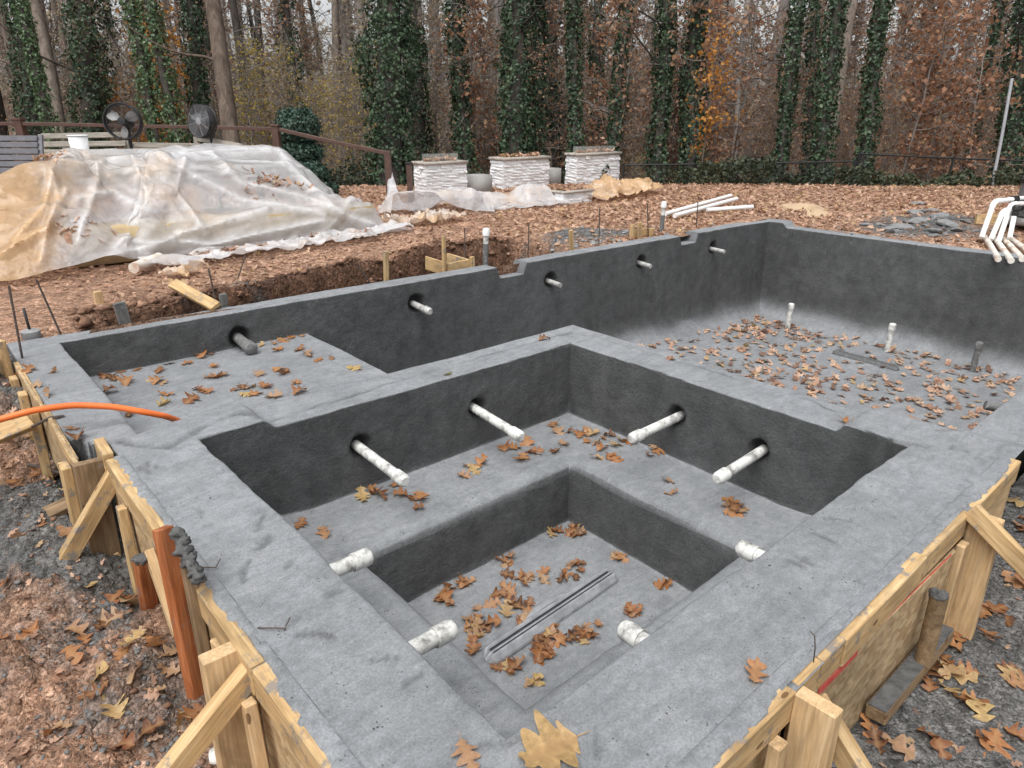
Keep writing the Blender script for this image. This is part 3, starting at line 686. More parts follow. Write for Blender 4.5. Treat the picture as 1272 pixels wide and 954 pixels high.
# ---- left spa form (outside face of the rim is x = -.29)
def smear(par, along, lo, hi, seed, cov=.35, rg=.3):
    """ragged skin of cement spilled over the top of the rail"""
    n = int((hi-lo)/.008); m = 9; t_ = np.linspace(lo, hi, n); o_ = np.concatenate([[-.255, -.272], np.linspace(-.286, -.3285, m-2)]); A_, O_ = np.meshgrid(t_, o_, indexing='ij')
    q = xyz(A_, O_); rag = cov+rg*noise(xyz(A_, 0*A_), 5, seed)+.22*noise(xyz(A_, O_), 40, seed+1)
    fr = np.clip((-o_-.286)/.0425, 0, 1)[None, :]; Zs = .0045+.0015*noise(q, 60, seed+2)-.012*sst(rag-.1, rag+.1, fr); Zs[:, -1] = -.01; Zs[:, 0] = -.012; Zs[:, 1] = np.minimum(Zs[:, 1], .004)
    Gd = np.stack([O_, A_, Zs] if along == 'y' else [A_, O_, Zs], -1); b = MB(); b.grid(Gd if along == 'x' else Gd[:, ::-1]); o = b.build('cement_smear', CONC, par, True); o['kind'] = 'stuff'
fm = thing('formwork', 'pine and chipboard formwork along the left spa rim, with braces and orange stake', 'formwork', (-.33, .8, -.5))
for y0, y1, dx in ((-.42, .545, 0), (.549, 1.30, -.002), (1.304, 1.93, .0)):
    board('top_rail', (-.311+dx, y0, -.046), (-.311+dx, y1, -.046), .090, .038, (1, 0, 0), PINE, fm)
board('top_rail', (-.318, 1.935, -.036), (-.312, 2.10, -.034), .10, .038, (1, 0, 0), PINE, fm)
smear(fm, 'y', -.3, 1.92, 701)
board('panel', (-.300, -.42, -.31), (-.301, .60, -.31), .43, .012, (1, 0, 0), OSB, fm)
board('panel', (-.308, .61, -.32), (-.320, 1.95, -.32), .44, .012, (1, 0, 0), OSB, fm)
board('batten', (-.345, 1.70, -.095), (-.355, 1.66, -.50), .05, .03, (1, 0, 0), PINE, fm)
yp = 1.968; zt0 = -.004
board('post', (-.382, yp, zt0-.004), (-.40, yp-.03, -.68), .10, .036, (0, -1, .05), OLDW, fm, 'dark weathered plank standing upright')
q0 = at(143, 588, Y=yp-.045); q1 = at(45, 762, Y=yp-.09); board('brace', q0+(q0-q1)*.03, q1+(q1-q0)*.06, .062, .04, (.1, -1, .1), PINE, fm)
q0 = at(150, 690, Y=yp-.02); q1 = at(52, 757, Y=yp-.05); board('brace', q0, q1, .066, .038, (0, -1, .1), PINEC, fm)
board('stake', at(201, 656, X=-.35), at(246, 864, X=-.375), .046, .036, (.35, -.9, .15), ORGW, fm, 'orange painted stake leaning along the form')
board('stake', at(174, 694, X=-.352), at(186, 765, X=-.36), .048, .045, (.2, -1, 0), ORGW, fm, 'short orange stake stub with cement on top')
board('stake', at(184, 684, X=-.340), at(222, 790, X=-.342), .045, .03, (1, 0, 0), PINEC, fm)
board('stake', at(232, 700, X=-.336), at(262, 845, X=-.34), .035, .03, (1, 0, 0), OLDW, fm)
yp2 = .655; zt2 = -.004
board('post', (-.372, yp2, zt2-.004), (-.385, yp2-.03, -.66), .082, .045, (0, -1, .05), PINEC, fm)
board('batten', (-.345, yp2-.10, -.10), (-.352, yp2-.16, -.62), .04, .03, (1, 0, 0), PINEC, fm)
q0 = at(322, 818, Y=yp2-.055); q1 = at(205, 965, Y=yp2-.10); board('brace', q0+(q0-q1)*.05, q1+(q1-q0)*.06, .058, .04, (.1, -1, .1), PINE, fm)
board('kicker', at(268, 798, X=-.335), at(292, 905, X=-.34), .055, .02, (1, 0, 0), PINEC, fm)
def blob(par, pts, mat, nm='cement_spill'):
    b = MB()
    for c, r_ in pts:
        ic = bmesh.new(); bmesh.ops.create_icosphere(ic, subdivisions=3, radius=r_)
        V = np.array([v.co[:] for v in ic.verts]); V *= (1+.45*noise(V+c, 90, 3)+.35*noise(V+c, 220, 4))[:, None]*np.array([1, 1, .8]); b.add(V+c, [[[v.index for v in f.verts] for f in ic.faces]]); ic.free()
    o = b.build(nm, mat, par, False); o['kind'] = 'stuff'
blob(fm, [(at(px, py, X=-.332)+rng.normal(0, .004, 3), rng.uniform(.013, .022)) for px, py in ((222, 664), (226, 672), (230, 680), (234, 690), (238, 700), (242, 710), (246, 720)) for _ in range(2)], DARKC)
blob(fm, [(at(173, 694, X=-.37)+np.array([0, 0, .0])+rng.normal(0, .010, 3)*np.array([1, 1, .1]), .016) for _ in range(6)], DARKC)
# ---- right spa form (outside face y = -.29)
fr_ = thing('formwork', 'pine and chipboard formwork along the right spa rim, with red edged panel', 'formwork', (1., -.33, -.5))
for x0, x1, dy in ((-.42, .575, 0), (.60, .715, .002), (.718, .83, 0), (.833, 1.36, -.001), (1.364, 1.742, .001), (1.79, 2.30, -.002)):
    board('top_rail', (x0, -.311+dy, -.046), (x1, -.311+dy, -.046), .090, .038, (0, 1, 0), PINE, fr_)
smear(fr_, 'x', -.3, 2.28, 711, .6, .45)
board('panel', (-.3, -.300, -.31), (.60, -.301, -.31), .43, .012, (0, 1, 0), OSB, fr_)
board('panel', (.62, -.314, -.31), (1.75, -.330, -.31), .40, .014, (0, 1, 0), OSB, fr_)
board('red_edge', (.74, -.3235, -.1235), (1.62, -.3361, -.1235), .026, .003, (0, 1, 0), RED, fr_)
board('panel', (1.78, -.318, -.26), (2.32, -.316, -.24), .33, .012, (0, 1, 0), PINEC, fr_)
xp = .592; zp = .002
board('post', (xp, -.380, zp-.006), (xp-.03, -.395, -.66), .095, .042, (1, 0, 0), PINEC, fr_)
board('batten', (xp-.09, -.342, -.09), (xp-.11, -.35, -.6), .04, .03, (0, 1, 0), PINEC, fr_)
q0 = at(1012, 872, X=xp+.043); q1 = at(1066, 958, X=xp+.043); board('brace', q0+(q0-q1)*.05, q1+(q1-q0)*.9, .065, .038, (1, 0, .1), PINE, fr_)
xp2 = 1.765; zp2 = .002
board('post', (xp2, -.378, zp2-.006), (xp2-.02, -.392, -.60), .092, .034, (1, 0, 0), PINEC, fr_)
board('batten', (xp2-.08, -.345, -.09), (xp2-.10, -.35, -.60), .05, .025, (0, 1, 0), PINEC, fr_)
q0 = at(1207, 637, X=xp2-.038); q1 = at(1272, 703, X=xp2-.045); board('brace', q0+(q0-q1)*.05, q1+(q1-q0)*1.5, .06, .034, (-1, 0, .1), PINE, fr_)
A = at(1167, 740, Y=-.375); b = MB(); b.tube([A, A+np.array([-.01, -.005, -.10]), A+np.array([-.02, -.01, -.24])], .026, 12); tag(b.build('stake', OLDW, fr_, True), 'short round stake stub capped with cement')
blob(fr_, [(A+rng.normal(0, .008, 3)*np.array([1, 1, .1]), .018) for _ in range(5)], DARKC)
k0, k1 = np.array([1.64, -.368, -.41]), np.array([1.10, -.368, -.41]); board('kicker', k0, k1, .058, .045, (0, .1, 1), OLDW, fr_)
board('cement_cover', k0+np.array([0, 0, .024]), k1+np.array([0, 0, .026]), .052, .008, (0, .1, 1), DARKC, fr_)
for (px, py) in ((1012, 790),):
    b = MB(); c = at(px, py, Y=-.334); b.tube([c+np.array([0, .012, .006]), c, c+np.array([.012, -.002, -.04]), c+np.array([.02, -.002, -.085])], .0016, 5); b.build('tie_wire', STEEL, fr_)
for (px, py) in ((238, 705), (320, 780)):
    b = MB(); c = at(px, py, z=.004); b.tube([c, c+np.array([.02, -.03, .008]), c+np.array([.05, -.05, .004]), c+np.array([.07, -.04, .02])], .002, 5); b.build('tie_wire', STEEL, fm)
# ---- left pool form (x = -.39)
fp = thing('formwork', 'old chipboard formwork along the left end of the pool beyond the orange pipe', 'formwork', (-.43, 2.8, -.4))
board('panel', (-.405, 2.86, -.17), (-.405, 3.55, -.17), .27, .016, (1, 0, 0), OSB, fp)
board('panel', (-.407, 1.96, -.19), (-.405, 2.84, -.17), .30, .016, (1, 0, 0), OSB, fp)
board('top_rail', (-.40, 2.84, -.062), (-.40, 3.56, -.055), .04, .025, (1, 0, 0), PINE, fp)
board('top_rail', (-.40, 2.10, -.068), (-.40, 2.80, -.062), .05, .025, (1, 0, 0), PINE, fp)
for y0 in (2.83, 2.14, 3.40, 3.12):
    board('stake', (-.437, y0, -.075), (-.445, y0-.01, -.46), .085, .035, (1, 0, 0), PINE, fp)
board('stake', (-.445, 3.56, .09), (-.45, 3.54, -.40), .075, .04, (1, .3, 0), PINE, fp, 'tallest stake, standing at the back corner')
A = at(28, 440, X=-.46); board('brace', (-.48, 3.50, -.02), (-.85, 3.55, .02), .07, .03, (0, -.6, .7), OLDW, fp)
board('brace', (-.49, 3.52, .0), (-.75, 3.66, .14), .06, .03, (.5, -.6, .5), PINE, fp)
board('brace', (-.46, 2.80, -.10), (-1.0, 2.66, -.16), .09, .035, (0, -.6, .8), PINE, fp)
# ---- loose timber, pipes, bars on the left ground
P0 = at(105, 616, z=-.30); P1 = at(-15, 672, z=-.40)
board('plank', P0, P1, .07, .03, (0, -.3, 1), OLDW, None, 'narrow weathered plank lying on the dirt at the left edge of the photo', 'plank')
P0 = at(118, 600, z=-.35); P1 = at(-10, 570, z=-.43)
def rod(name, pts, r, mat, label, cat, group=None, n=7):
    b = MB(); b.tube(pts, r, n); return tag(b.build(name, mat, None, True), label, cat, group)
rod('rebar', [P0, (P0+P1)/2+np.array([0, 0, .02]), P1], .007, STEEL, 'thin steel bar lying on the left dirt, running to the left form', 'rebar')
rod('rebar', [at(80, 517, z=-.04), at(62, 519, z=-.03), at(40, 530, z=-.12), at(-5, 546, z=-.30)], .007, STEEL, 'bent steel bar poking out under the orange pipe beside the form', 'rebar')
rod('rebar', [at(70, 648, z=-.42), at(30, 662, z=-.42), at(-8, 672, z=-.44)], .006, STEEL, 'thin dark steel bar lying beside the weathered plank on the dirt', 'rebar')
pts = [at(-40, 532, z=.06), at(0, 521, z=.07), at(40, 510, z=.08), at(90, 503, z=.07), at(140, 505, z=.04), at(180, 512, z=-.005), at(206, 517, z=-.05), at(222, 523, z=-.11)]
tt = np.linspace(0, len(pts)-1, 50); P_ = np.array(pts); P_ = np.stack([np.interp(tt, range(len(pts)), P_[:, i]) for i in range(3)], 1)
for _ in range(4): P_[1:-1] = (P_[:-2]+2*P_[1:-1]+P_[2:])/4
rod('conduit', P_, .0135, ORANGE, 'bright orange flexible pipe arching over the left rim of the pool', 'pipe', n=12)
pipe_stub(at(300, 926, z=-.44), at(266, 942, z=-.47), .028, 'white splattered pipe lying on the dirt under the left brace', 'pipe_offcut', cap=False)
board('plank', at(1190, 806, z=-.49), at(1290, 850, z=-.49), .06, .025, (0, 0, 1), OLDW, None, 'narrow muddy plank lying on the dark ground at the right edge', 'plank')

# ---- stakes and bars behind the long wall
def stake(px0, py0, px1, py1, w_, label, Y=4.15, mat=PINE, ext=.3, t_=.03):
    a = at(px0, py0, Y=Y); c = at(px1, py1, Y=Y); d = (c-a); d /= np.linalg.norm(d)
    return board('stake', a, c+d*ext, w_, t_, (0.15, -1, 0), mat, None, label, 'stake')
stake(120, 362, 124, 385, .05, 'short pale stake in the dirt behind the far left corner of the pool', 4.5, PINEC)
stake(147, 376, 156, 405, .07, 'dark cement-smeared stake against the back of the long wall at its left end', 4.05, GREYW)
stake(276, 365, 278, 382, .05, 'stubby dark cement-smeared stake beside a slanting pine board', 4.02, GREYW)
stake(479, 312, 480, 348, .04, 'flat pine stake behind the long wall, left of the small square box form', 4.02)
stake(551, 293, 552, 337, .03, 'tall thin pine stake at the left corner of the small box form', 4.05)
stake(709, 286, 710, 308, .05, 'wide short pine stake behind the long wall, between two thin bars', 4.10)
board('plank', at(214, 352, z=.07), at(268, 381, z=-.02), .08, .03, (-.2, -.6, .6), PINE, None, 'pine board slanting out of the trench down to the long wall', 'plank')
bx = thing('box_form', 'small square pine box form behind the first notch in the long wall', 'formwork', (3.35, 4.15, -.1))
a0 = at(556, 330, Y=4.05); a1 = at(583, 325, Y=4.05)
board('side_board', (a0[0], 4.05, -.06), (a1[0], 4.05, -.05), .12, .02, (0, 1, 0), PINE, bx); board('side_board', (a0[0], 4.07, -.06), (a0[0], 4.38, -.05), .12, .02, (1, 0, 0), PINE, bx)
board('side_board', (a1[0], 4.07, -.06), (a1[0], 4.38, -.05), .12, .02, (1, 0, 0), PINE, bx); board('stake', (a1[0]+.02, 4.03, .03), (a1[0]+.02, 4.03, -.3), .04, .03, (0, 1, 0), PINE, bx)
bx = thing('box_form', 'small pine form made of three stakes behind the second notch in the long wall', 'formwork', (5.85, 4.15, -.1))
for px, t0 in ((786, 279), (795, 276), (810, 284)):
    a = at(px, t0, Y=4.1); board('stake', a, (a[0], 4.1, -.3), .06, .025, (0, 1, 0), PINE, bx)
a0 = at(783, 290, Y=4.13); a1 = at(812, 287, Y=4.13); board('side_board', a0, a1, .08, .02, (0, 1, 0), PINE, bx)
for n_, (x0, y0, x1, y1, Yy, lb) in enumerate(((11, 355, 28, 446, 3.62, 'tall thin steel bar standing at the back left corner of the pool'),
        (45, 347, 75, 414, 3.98, 'thin bar leaning left, standing in the back left rim of the pool'),
        (259, 333, 269, 380, 4.02, 'thin bar beside the slanting pine board behind the long wall'),
        (305, 316, 299, 335, 4.9, 'short dark bar in the dirt in front of the plastic-covered heap'),
        (442, 327, 459, 350, 4.02, 'short bar leaning out of the trench left of the pine stakes'),
        (577, 283, 578, 328, 4.12, 'thin bar standing inside the small square box form'),
        (657, 278, 656, 318, 4.1, 'thin bar behind the first notch, right of the white capped riser'),
        (745, 258, 744, 303, 4.1, 'thin bar right of the wide short pine stake behind the wall'),
        (804, 253, 805, 290, 4.1, 'thin bar left of the second white capped riser'),
        (867, 251, 865, 282, 4.1, 'thin bar in front of the three white pipes on the ground'))):
    p0 = at(x0, y0, Y=Yy); p1 = at(x1, y1, Y=Yy); d = (p1-p0)/np.linalg.norm(p1-p0)
    rod('rebar', [p0, (p0+p1)/2, p1+d*.1], .006, STEEL, lb, 'rebar')
rs = [((604, 283), (603, 322), 4.15, 'grey and white capped riser pipe standing behind the first notch'), ((825, 250), (822, 284), 4.2, 'grey and white capped riser pipe standing behind the second notch')]
for (a, c, Yy, lb) in rs:
    p1 = at(*a, Y=Yy); p0 = at(*c, Y=Yy); t = thing('riser_pipe', lb, 'pipe', p0)
    ax = (p1-p0)/np.linalg.norm(p1-p0); Lr = np.linalg.norm(p1-p0)
    b = MB(); b.tube([p0-ax*.1, p0+ax*Lr*.5], .026, 14); b.build('lower_pipe', PVCG, t, True)
    b = MB(); b.tube([p0+ax*Lr*.5, p0+ax*(Lr-.03)], .024, 14); b.build('upper_pipe', PVC, t, True)
    b = MB(); b.lathe(p1-ax*.07, ax, [(0, .034), (.05, .034), (.065, .028), (.07, .012)], 14); b.build('end_cap', PVCC, t, True)
c = at(38, 413, z=-.02); t = thing('capped_bar', 'black bar with a fat cement collar standing at the back left corner of the pool', 'rebar', (c[0], c[1], -.1))
b = MB(); b.lathe((c[0], c[1], -.06), (0, 0, 1), [(0, .035), (.01, .05), (.05, .052), (.06, .03)], 12); b.build('collar', RUBB, t, True)
b = MB(); b.tube([(c[0], c[1], -.06), (c[0]-.005, c[1], .13)], .008, 7); b.build('bar', BLACKM, t)
stake(984, 271, 986, 278, .05, 'small dark stake stub behind the far corner of the pool', 4.1, GREYW, .1)

# ================================================================== DRAPED PLASTIC (position based cloth)
def drape(x0, y0, yaw, Lu, Lv, ds, zinit, support, iters=230, pins=(), seed=1, wind=0.0, lift=0.0, gather=0.0):
    nu, nv = int(Lu/ds), int(Lv/ds); iu, iv = np.meshgrid(np.arange(nu), np.arange(nv), indexing='ij')
    cu, su = math.cos(yaw), math.sin(yaw)
    sc = 1-gather
    lx_, ly_ = iu*ds*sc, iv*ds
    P = np.stack([x0+lx_*cu-ly_*su, y0+lx_*su+ly_*cu, np.zeros_like(lx_, float)], -1).astype(float)
    P[..., 2] = np.maximum(zinit, support(P[..., 0], P[..., 1])+.02)+.05*noise(P, 2.2, seed)+.03*noise(P, 6, seed+1)
    Q = P.copy(); pinned = {}
    for (a, b_, p) in pins: pinned[(int(a*(nu-1)), int(b_*(nv-1)))] = np.array(p, float)
    W = np.ones((nu, nv, 1)); 
    for q in pinned: W[q] = 0
    def con(sa, sb, L0, k=1.0, ineq=False):
        A, B_ = P[sa], P[sb]; d = B_-A; l = np.linalg.norm(d, axis=-1, keepdims=True)+1e-9; e = (l-L0)/l
        if ineq: e = np.where(e > 0, e, e*.04)
        wa, wb = W[sa], W[sb]; ws = np.maximum(wa+wb, 1e-6)
        P[sa] = A+wa/ws*k*e*d; P[sb] = B_-wb/ws*k*e*d
    S = slice
    sets = []
    for st in (0, 1):
        na = (nu-st)//2; sets.append(((S(st, st+2*na, 2)), S(None), S(st+1, st+2*na, 2), S(None), ds))
        nb = (nv-st)//2; sets.append((S(None), S(st, st+2*nb, 2), S(None), S(st+1, st+2*nb, 2), ds))
    h = 1/30; 
    for it in range(iters):
        vel = (P-Q)*.93; Q = P.copy(); P = P+vel*W; P[..., 2] -= 9.8*h*h*.6*W[..., 0]
        for q, p in pinned.items(): P[q] = Q[q]+(p-Q[q])*min(1, .06)
        for rep in range(5):
            for (a, b_, c, d_, L0) in sets:
                m = min(P[a, b_].shape[0], P[c, d_].shape[0]); n = min(P[a, b_].shape[1], P[c, d_].shape[1])
                con_a = (S(a.start, None if a.start is None else a.start+a.step*m, a.step) if a.start is not None else a, S(b_.start, b_.start+b_.step*n, b_.step) if b_.start is not None else b_)
                con_c = (S(c.start, c.start+c.step*m, c.step) if c.start is not None else c, S(d_.start, d_.start+d_.step*n, d_.step) if d_.start is not None else d_)
                con(con_a, con_c, L0)
            # resistance to shear and bending
            con((S(0, nu-1), S(0, nv-1)), (S(1, nu), S(1, nv)), ds*1.414, .18, True); con((S(1, nu), S(0, nv-1)), (S(0, nu-1), S(1, nv)), ds*1.414, .18, True)
            con((S(0, nu-2), S(None)), (S(2, nu), S(None)), ds*2, .05); con((S(None), S(0, nv-2)), (S(None), S(2, nv)), ds*2, .05)
        hz = support(P[..., 0], P[..., 1])+.008; pen = hz-P[..., 2]; hit = pen > 0
        if hit.any():
            e_ = .02; gx_ = (support(P[..., 0]+e_, P[..., 1])-support(P[..., 0]-e_, P[..., 1]))/(2*e_); gy_ = (support(P[..., 0], P[..., 1]+e_)-support(P[..., 0], P[..., 1]-e_))/(2*e_)
            nn = np.stack([-gx_, -gy_, np.ones_like(gx_)], -1); ln = np.linalg.norm(nn, axis=-1, keepdims=True); nn /= ln
            push = np.minimum(pen[..., None]/ln, .05)*nn; P = np.where(hit[..., None], P+push, P)
            P[..., :2] = np.where(hit[..., None], Q[..., :2]+(P[..., :2]-Q[..., :2])*.35, P[..., :2])
    return P
def upsample(P):
    P = np.asarray(P)
    for ax in (0, 1):
        P = np.moveaxis(P, ax, 0); n = len(P); E = np.concatenate([P[:1], P, P[-1:]]); mid = (-E[:-3]+9*E[1:-2]+9*E[2:-1]-E[3:])/16
        O = np.zeros((2*n-1,)+P.shape[1:]); O[::2] = P; O[1::2] = mid; P = np.moveaxis(O, 0, ax)
    return P
def sheet(name, P, stainf, label, crumple=.008, creases=14, lines=()):
    P = upsample(P); P = upsample(P) if lines else P; N_ = np.cross(np.gradient(P, axis=0), np.gradient(P, axis=1)); N_ /= np.linalg.norm(N_, axis=-1, keepdims=True)+1e-9
    nu, nv = P.shape[:2]; iu, iv = np.meshgrid(np.arange(nu), np.arange(nv), indexing='ij'); r2 = np.random.default_rng(len(label)+nu)
    fold = np.full(P.shape[:2], 0. if lines else .6)
    for pl in lines:                                             # the long folds one can follow in the photograph
        dv = P-CAM; zc_ = dv@fw; ix = 636+F*(dv@rt)/zc_; iy = 477-F*(dv@up)/zc_; q = np.stack([ix+3*noise(P, 3, 221), iy+3*noise(P, 3, 222)], -1); dd = np.full(ix.shape, 1e3)
        for a, c in zip(pl[:-1], pl[1:]):
            a = np.array(a, float); c = np.array(c, float); t_ = np.clip(((q-a)@(c-a))/((c-a)@(c-a)), 0, 1); dd = np.minimum(dd, np.linalg.norm(q-a-t_[..., None]*(c-a), axis=-1))
        f_ = np.clip(1-dd/9, 0, 1)*(zc_ < 9.5); P = P+N_*(.034*f_**1.3)[..., None]; fold = np.maximum(fold, f_**1.5)
    for q in range(creases):                                     # sharp creases running down and across the sheet
        ks = 2 if lines else 1; a = r2.uniform(0, 1, 2)*(nu, nv); th = r2.choice([math.pi/2, 0.35, 1.0, 2.2])+r2.normal(0, .25); Lc = r2.uniform(.15, .5)*nv
        d = (iu-a[0])*math.sin(th)-(iv-a[1])*math.cos(th); l = ((iu-a[0])*math.cos(th)+(iv-a[1])*math.sin(th))/Lc
        wd = ks*r2.uniform(2.0, 6.5)*(.5+np.abs(l)); f_ = np.clip(1-np.abs(d)/wd, 0, 1)*np.clip(1-np.abs(l), 0, 1)**.6; P = P+N_*(r2.choice([1, 1, -.7])*r2.uniform(.012, .034)*f_)[..., None]; fold = np.maximum(fold, .75*f_**2)
    ridge = lambda q, k_, sd_: (1-np.abs(noise(q, k_, sd_)))**4
    uv = xyz(iu/nu*5, iv/nv*1.3); uv2 = xyz((iu+iv*.6)/nu*4, (iv-iu*.3)/nv*1.2); P = P+N_*(crumple*(2.6*ridge(uv, 2.1, 211)+2.0*ridge(uv2, 2.6, 212)+1.0*ridge(P, 3.2, 213)))[..., None]
    P = P+N_*(crumple*.6*np.abs(noise(P, 5, 201))+crumple*.7*np.abs(noise(P, 11, 202)))[..., None]
    b = MB(); b.grid(P, stainf(P).reshape(-1)); o = b.build(name, SHEET, None, True, attr='stain_shade'); fa = o.data.attributes.new('fold', 'FLOAT', 'POINT'); fa.data.foreach_set('value', fold.ravel().astype(np.float32)); 
    return tag(o, label, 'plastic sheet')
def lump(x, y, cx, cy, hx, hy, soft=.10):
    d = np.maximum(np.abs(x-cx)-hx, np.abs(y-cy)-hy); return 1-sst(-soft*.3, soft, d)
def seg(x, y, a, b):
    a = np.array(a, float); b = np.array(b, float); d = b[:2]-a[:2]; t = np.clip(((x-a[0])*d[0]+(y-a[1])*d[1])/(d@d+1e-9), 0, 1)
    return np.hypot(x-a[0]-t*d[0], y-a[1]-t*d[1]), a[2]+t*(b[2]-a[2])
def heap_support(x, y):
    g = gfast(x, y)+.01
    h = .72*lump(x, y, 1.65, 7.45, 1.28, .58, .30); h = np.maximum(h, .30*lump(x, y, 2.2, 6.47, 1.25, .22, .12))
    for a, b, rad, sl in (((.75, 7.75, .82), (3.1, 8.1, .80), .05, 1.5), ((1.45, 6.85, .83), (1.5, 7.7, .82), .03, 1.7), ((.5, 6.85, .80), (.12, 6.75, .74), .06, 1.3), ((.62, 6.85, .83), (.8, 7.7, .83), .04, 1.6),
                      ((2.2, 8.3, .86), (2.7, 8.4, .84), .05, 1.2), ((3.0, 6.95, .60), (3.1, 8.1, .80), .04, 1.2), ((1.5, 6.85, .83), (3.25, 6.35, .28), .02, 1.6),
                      ((.0, 6.35, .42), (.5, 6.3, .40), .06, 1.0), ((-.45, 6.9, .50), (-.1, 6.7, .5), .08, 1.1), ((1.5, 6.8, .72), (.95, 6.1, .20), .02, 1.8), ((.6, 6.8, .66), (.45, 6.15, .22), .02, 1.7)):
        d, z = seg(x, y, a, b); h = np.maximum(h, z+.05-sl*np.maximum(0, d-rad))
    return np.maximum(g, -.05+h)
LINES = [((195, 194), (175, 250), (150, 312)), ((195, 194), (245, 222), (300, 250), (400, 268)), ((125, 205), (112, 250), (98, 300)), ((168, 205), (186, 240), (184, 262), (140, 312)), ((262, 192), (300, 228), (380, 250), (460, 280)), ((62, 212), (70, 250), (50, 330)),
         ((345, 190), (385, 235), (420, 266)), ((70, 203), (118, 207), (195, 194)), ((200, 194), (335, 188)), ((0, 320), (60, 285), (80, 240)), ((150, 300), (260, 305), (400, 275)), ((95, 250), (140, 240), (184, 262)), ((20, 300), (55, 260), (62, 215)), ((230, 200), (215, 240), (255, 290)), ((120, 330), (200, 300), (330, 262))]
HP = drape(-1.0, 5.72, 0.02, 5.3, 3.9, .062, .95, heap_support, 150, seed=5, gather=.12)
sheet('plastic_sheet', HP, lambda P: 1.25*(1-sst(-.25, .7, P[..., 0]))+.35*sst(.15, .5, P[..., 2])*(1-sst(1.0, 2.4, P[..., 0]))+.1,
      'big translucent plastic sheet with orange mud stains draped over a heap of furniture', .004, 26, LINES)
b = MB(); b.box((.42, 6.23, -.07), (3.4, 6.66, .235)); tag(b.build('seat_wall', TANB), 'low tan seat wall showing faintly through the foot of the plastic sheet', 'wall')
t = thing('patio_table', 'table hidden under the big plastic sheet, only its flat top shape showing', 'table', (1.65, 7.45, -.06))
b = MB(); b.box((.45, 6.95, .62), (2.85, 7.95, .665)); b.build('table_top', TEAK, t)
for xx in (.5, 2.78):
    for yy in (7.0, 7.88): b = MB(); b.box((xx, yy, -.08), (xx+.06, yy+.06, .618)); b.build('leg', TEAK, t)
# second sheet: hung from the rail post, trailing over the ground to the low planter
pA = at(484, 212, D=10.0)
def s2(x, y):
    g = gfast(x, y)+.015; h = .27*lump(x, y, 4.75, 6.95, .62, .22, .06); h = np.maximum(h, .13*lump(x, y, 5.9, 7.5, .5, .12, .2)); h = np.maximum(h, .24*lump(x, y, 6.75, 7.15, .22, .12, .2)); h = np.maximum(h, .12*lump(x, y, 5.2, 7.3, .2, .3, .2))
    return g+h
e0 = at(500, 274, z=-.05)
HP = drape(4.05, 6.55, -.03, 3.4, 1.5, .055, .45, s2, 170, pins=[(0.10, 1.0, pA)], seed=15, gather=.14)
sheet('plastic_sheet', HP, lambda P: .25+.3*noise(P, .9, 301), 'white plastic sheet hanging from the rail post and trailing to the low stone planter', .012)
def s3(x, y): return gfast(x, y)+.012+.03*np.abs(noise(xyz(x, y), 3, 302))
HP = drape(.9, 5.55, .07, 3.1, .42, .05, .06, s3, 70, seed=25, gather=.12)
sheet('plastic_sheet', HP, lambda P: .35+.3*noise(P, 1.2, 303), 'dirty white strip of plastic lying on the dirt along the foot of the heap', .02)
HP = drape(3.75, 6.15, -.02, 1.15, .5, .045, .1, s3, 70, seed=35, gather=.2)
sheet('plastic_sheet', HP, lambda P: .75+.3*noise(P, 2, 304), 'crumpled orange-stained plastic scrap lying beside the lumber beam', .03)
def s5(x, y): return gfast(x, y)+.015+.16*lump(x, y, 8.05, 6.95, .18, .10, .2)+.13*lump(x, y, 8.65, 6.75, .28, .10, .22)
HP = drape(7.62, 6.5, -.05, 1.6, .8, .05, .3, s5, 110, seed=45, gather=.16)
sheet('plastic_sheet', HP, lambda P: 1.1+.2*noise(P, 2, 305), 'bunched orange-stained plastic right of the low stone planter', .03)
HP = drape(.92, 5.02, .4, .34, .30, .03, .14, lambda x, y: gfast(x, y)+.01+.14*lump(x, y, 1.08, 5.16, .02, .02, .08), 90, seed=55)
sheet('plastic_sheet', HP, lambda P: .95+0*P[..., 0], 'small peaked scrap of peach plastic standing on the dirt before the heap', .012)
pipe_stub(at(166, 333, z=-.0), at(198, 320, z=.0), .045, 'grey pipe offcut lying on the dirt in front of the plastic heap', 'pipe_offcut', cap=False, mat=PVCD)

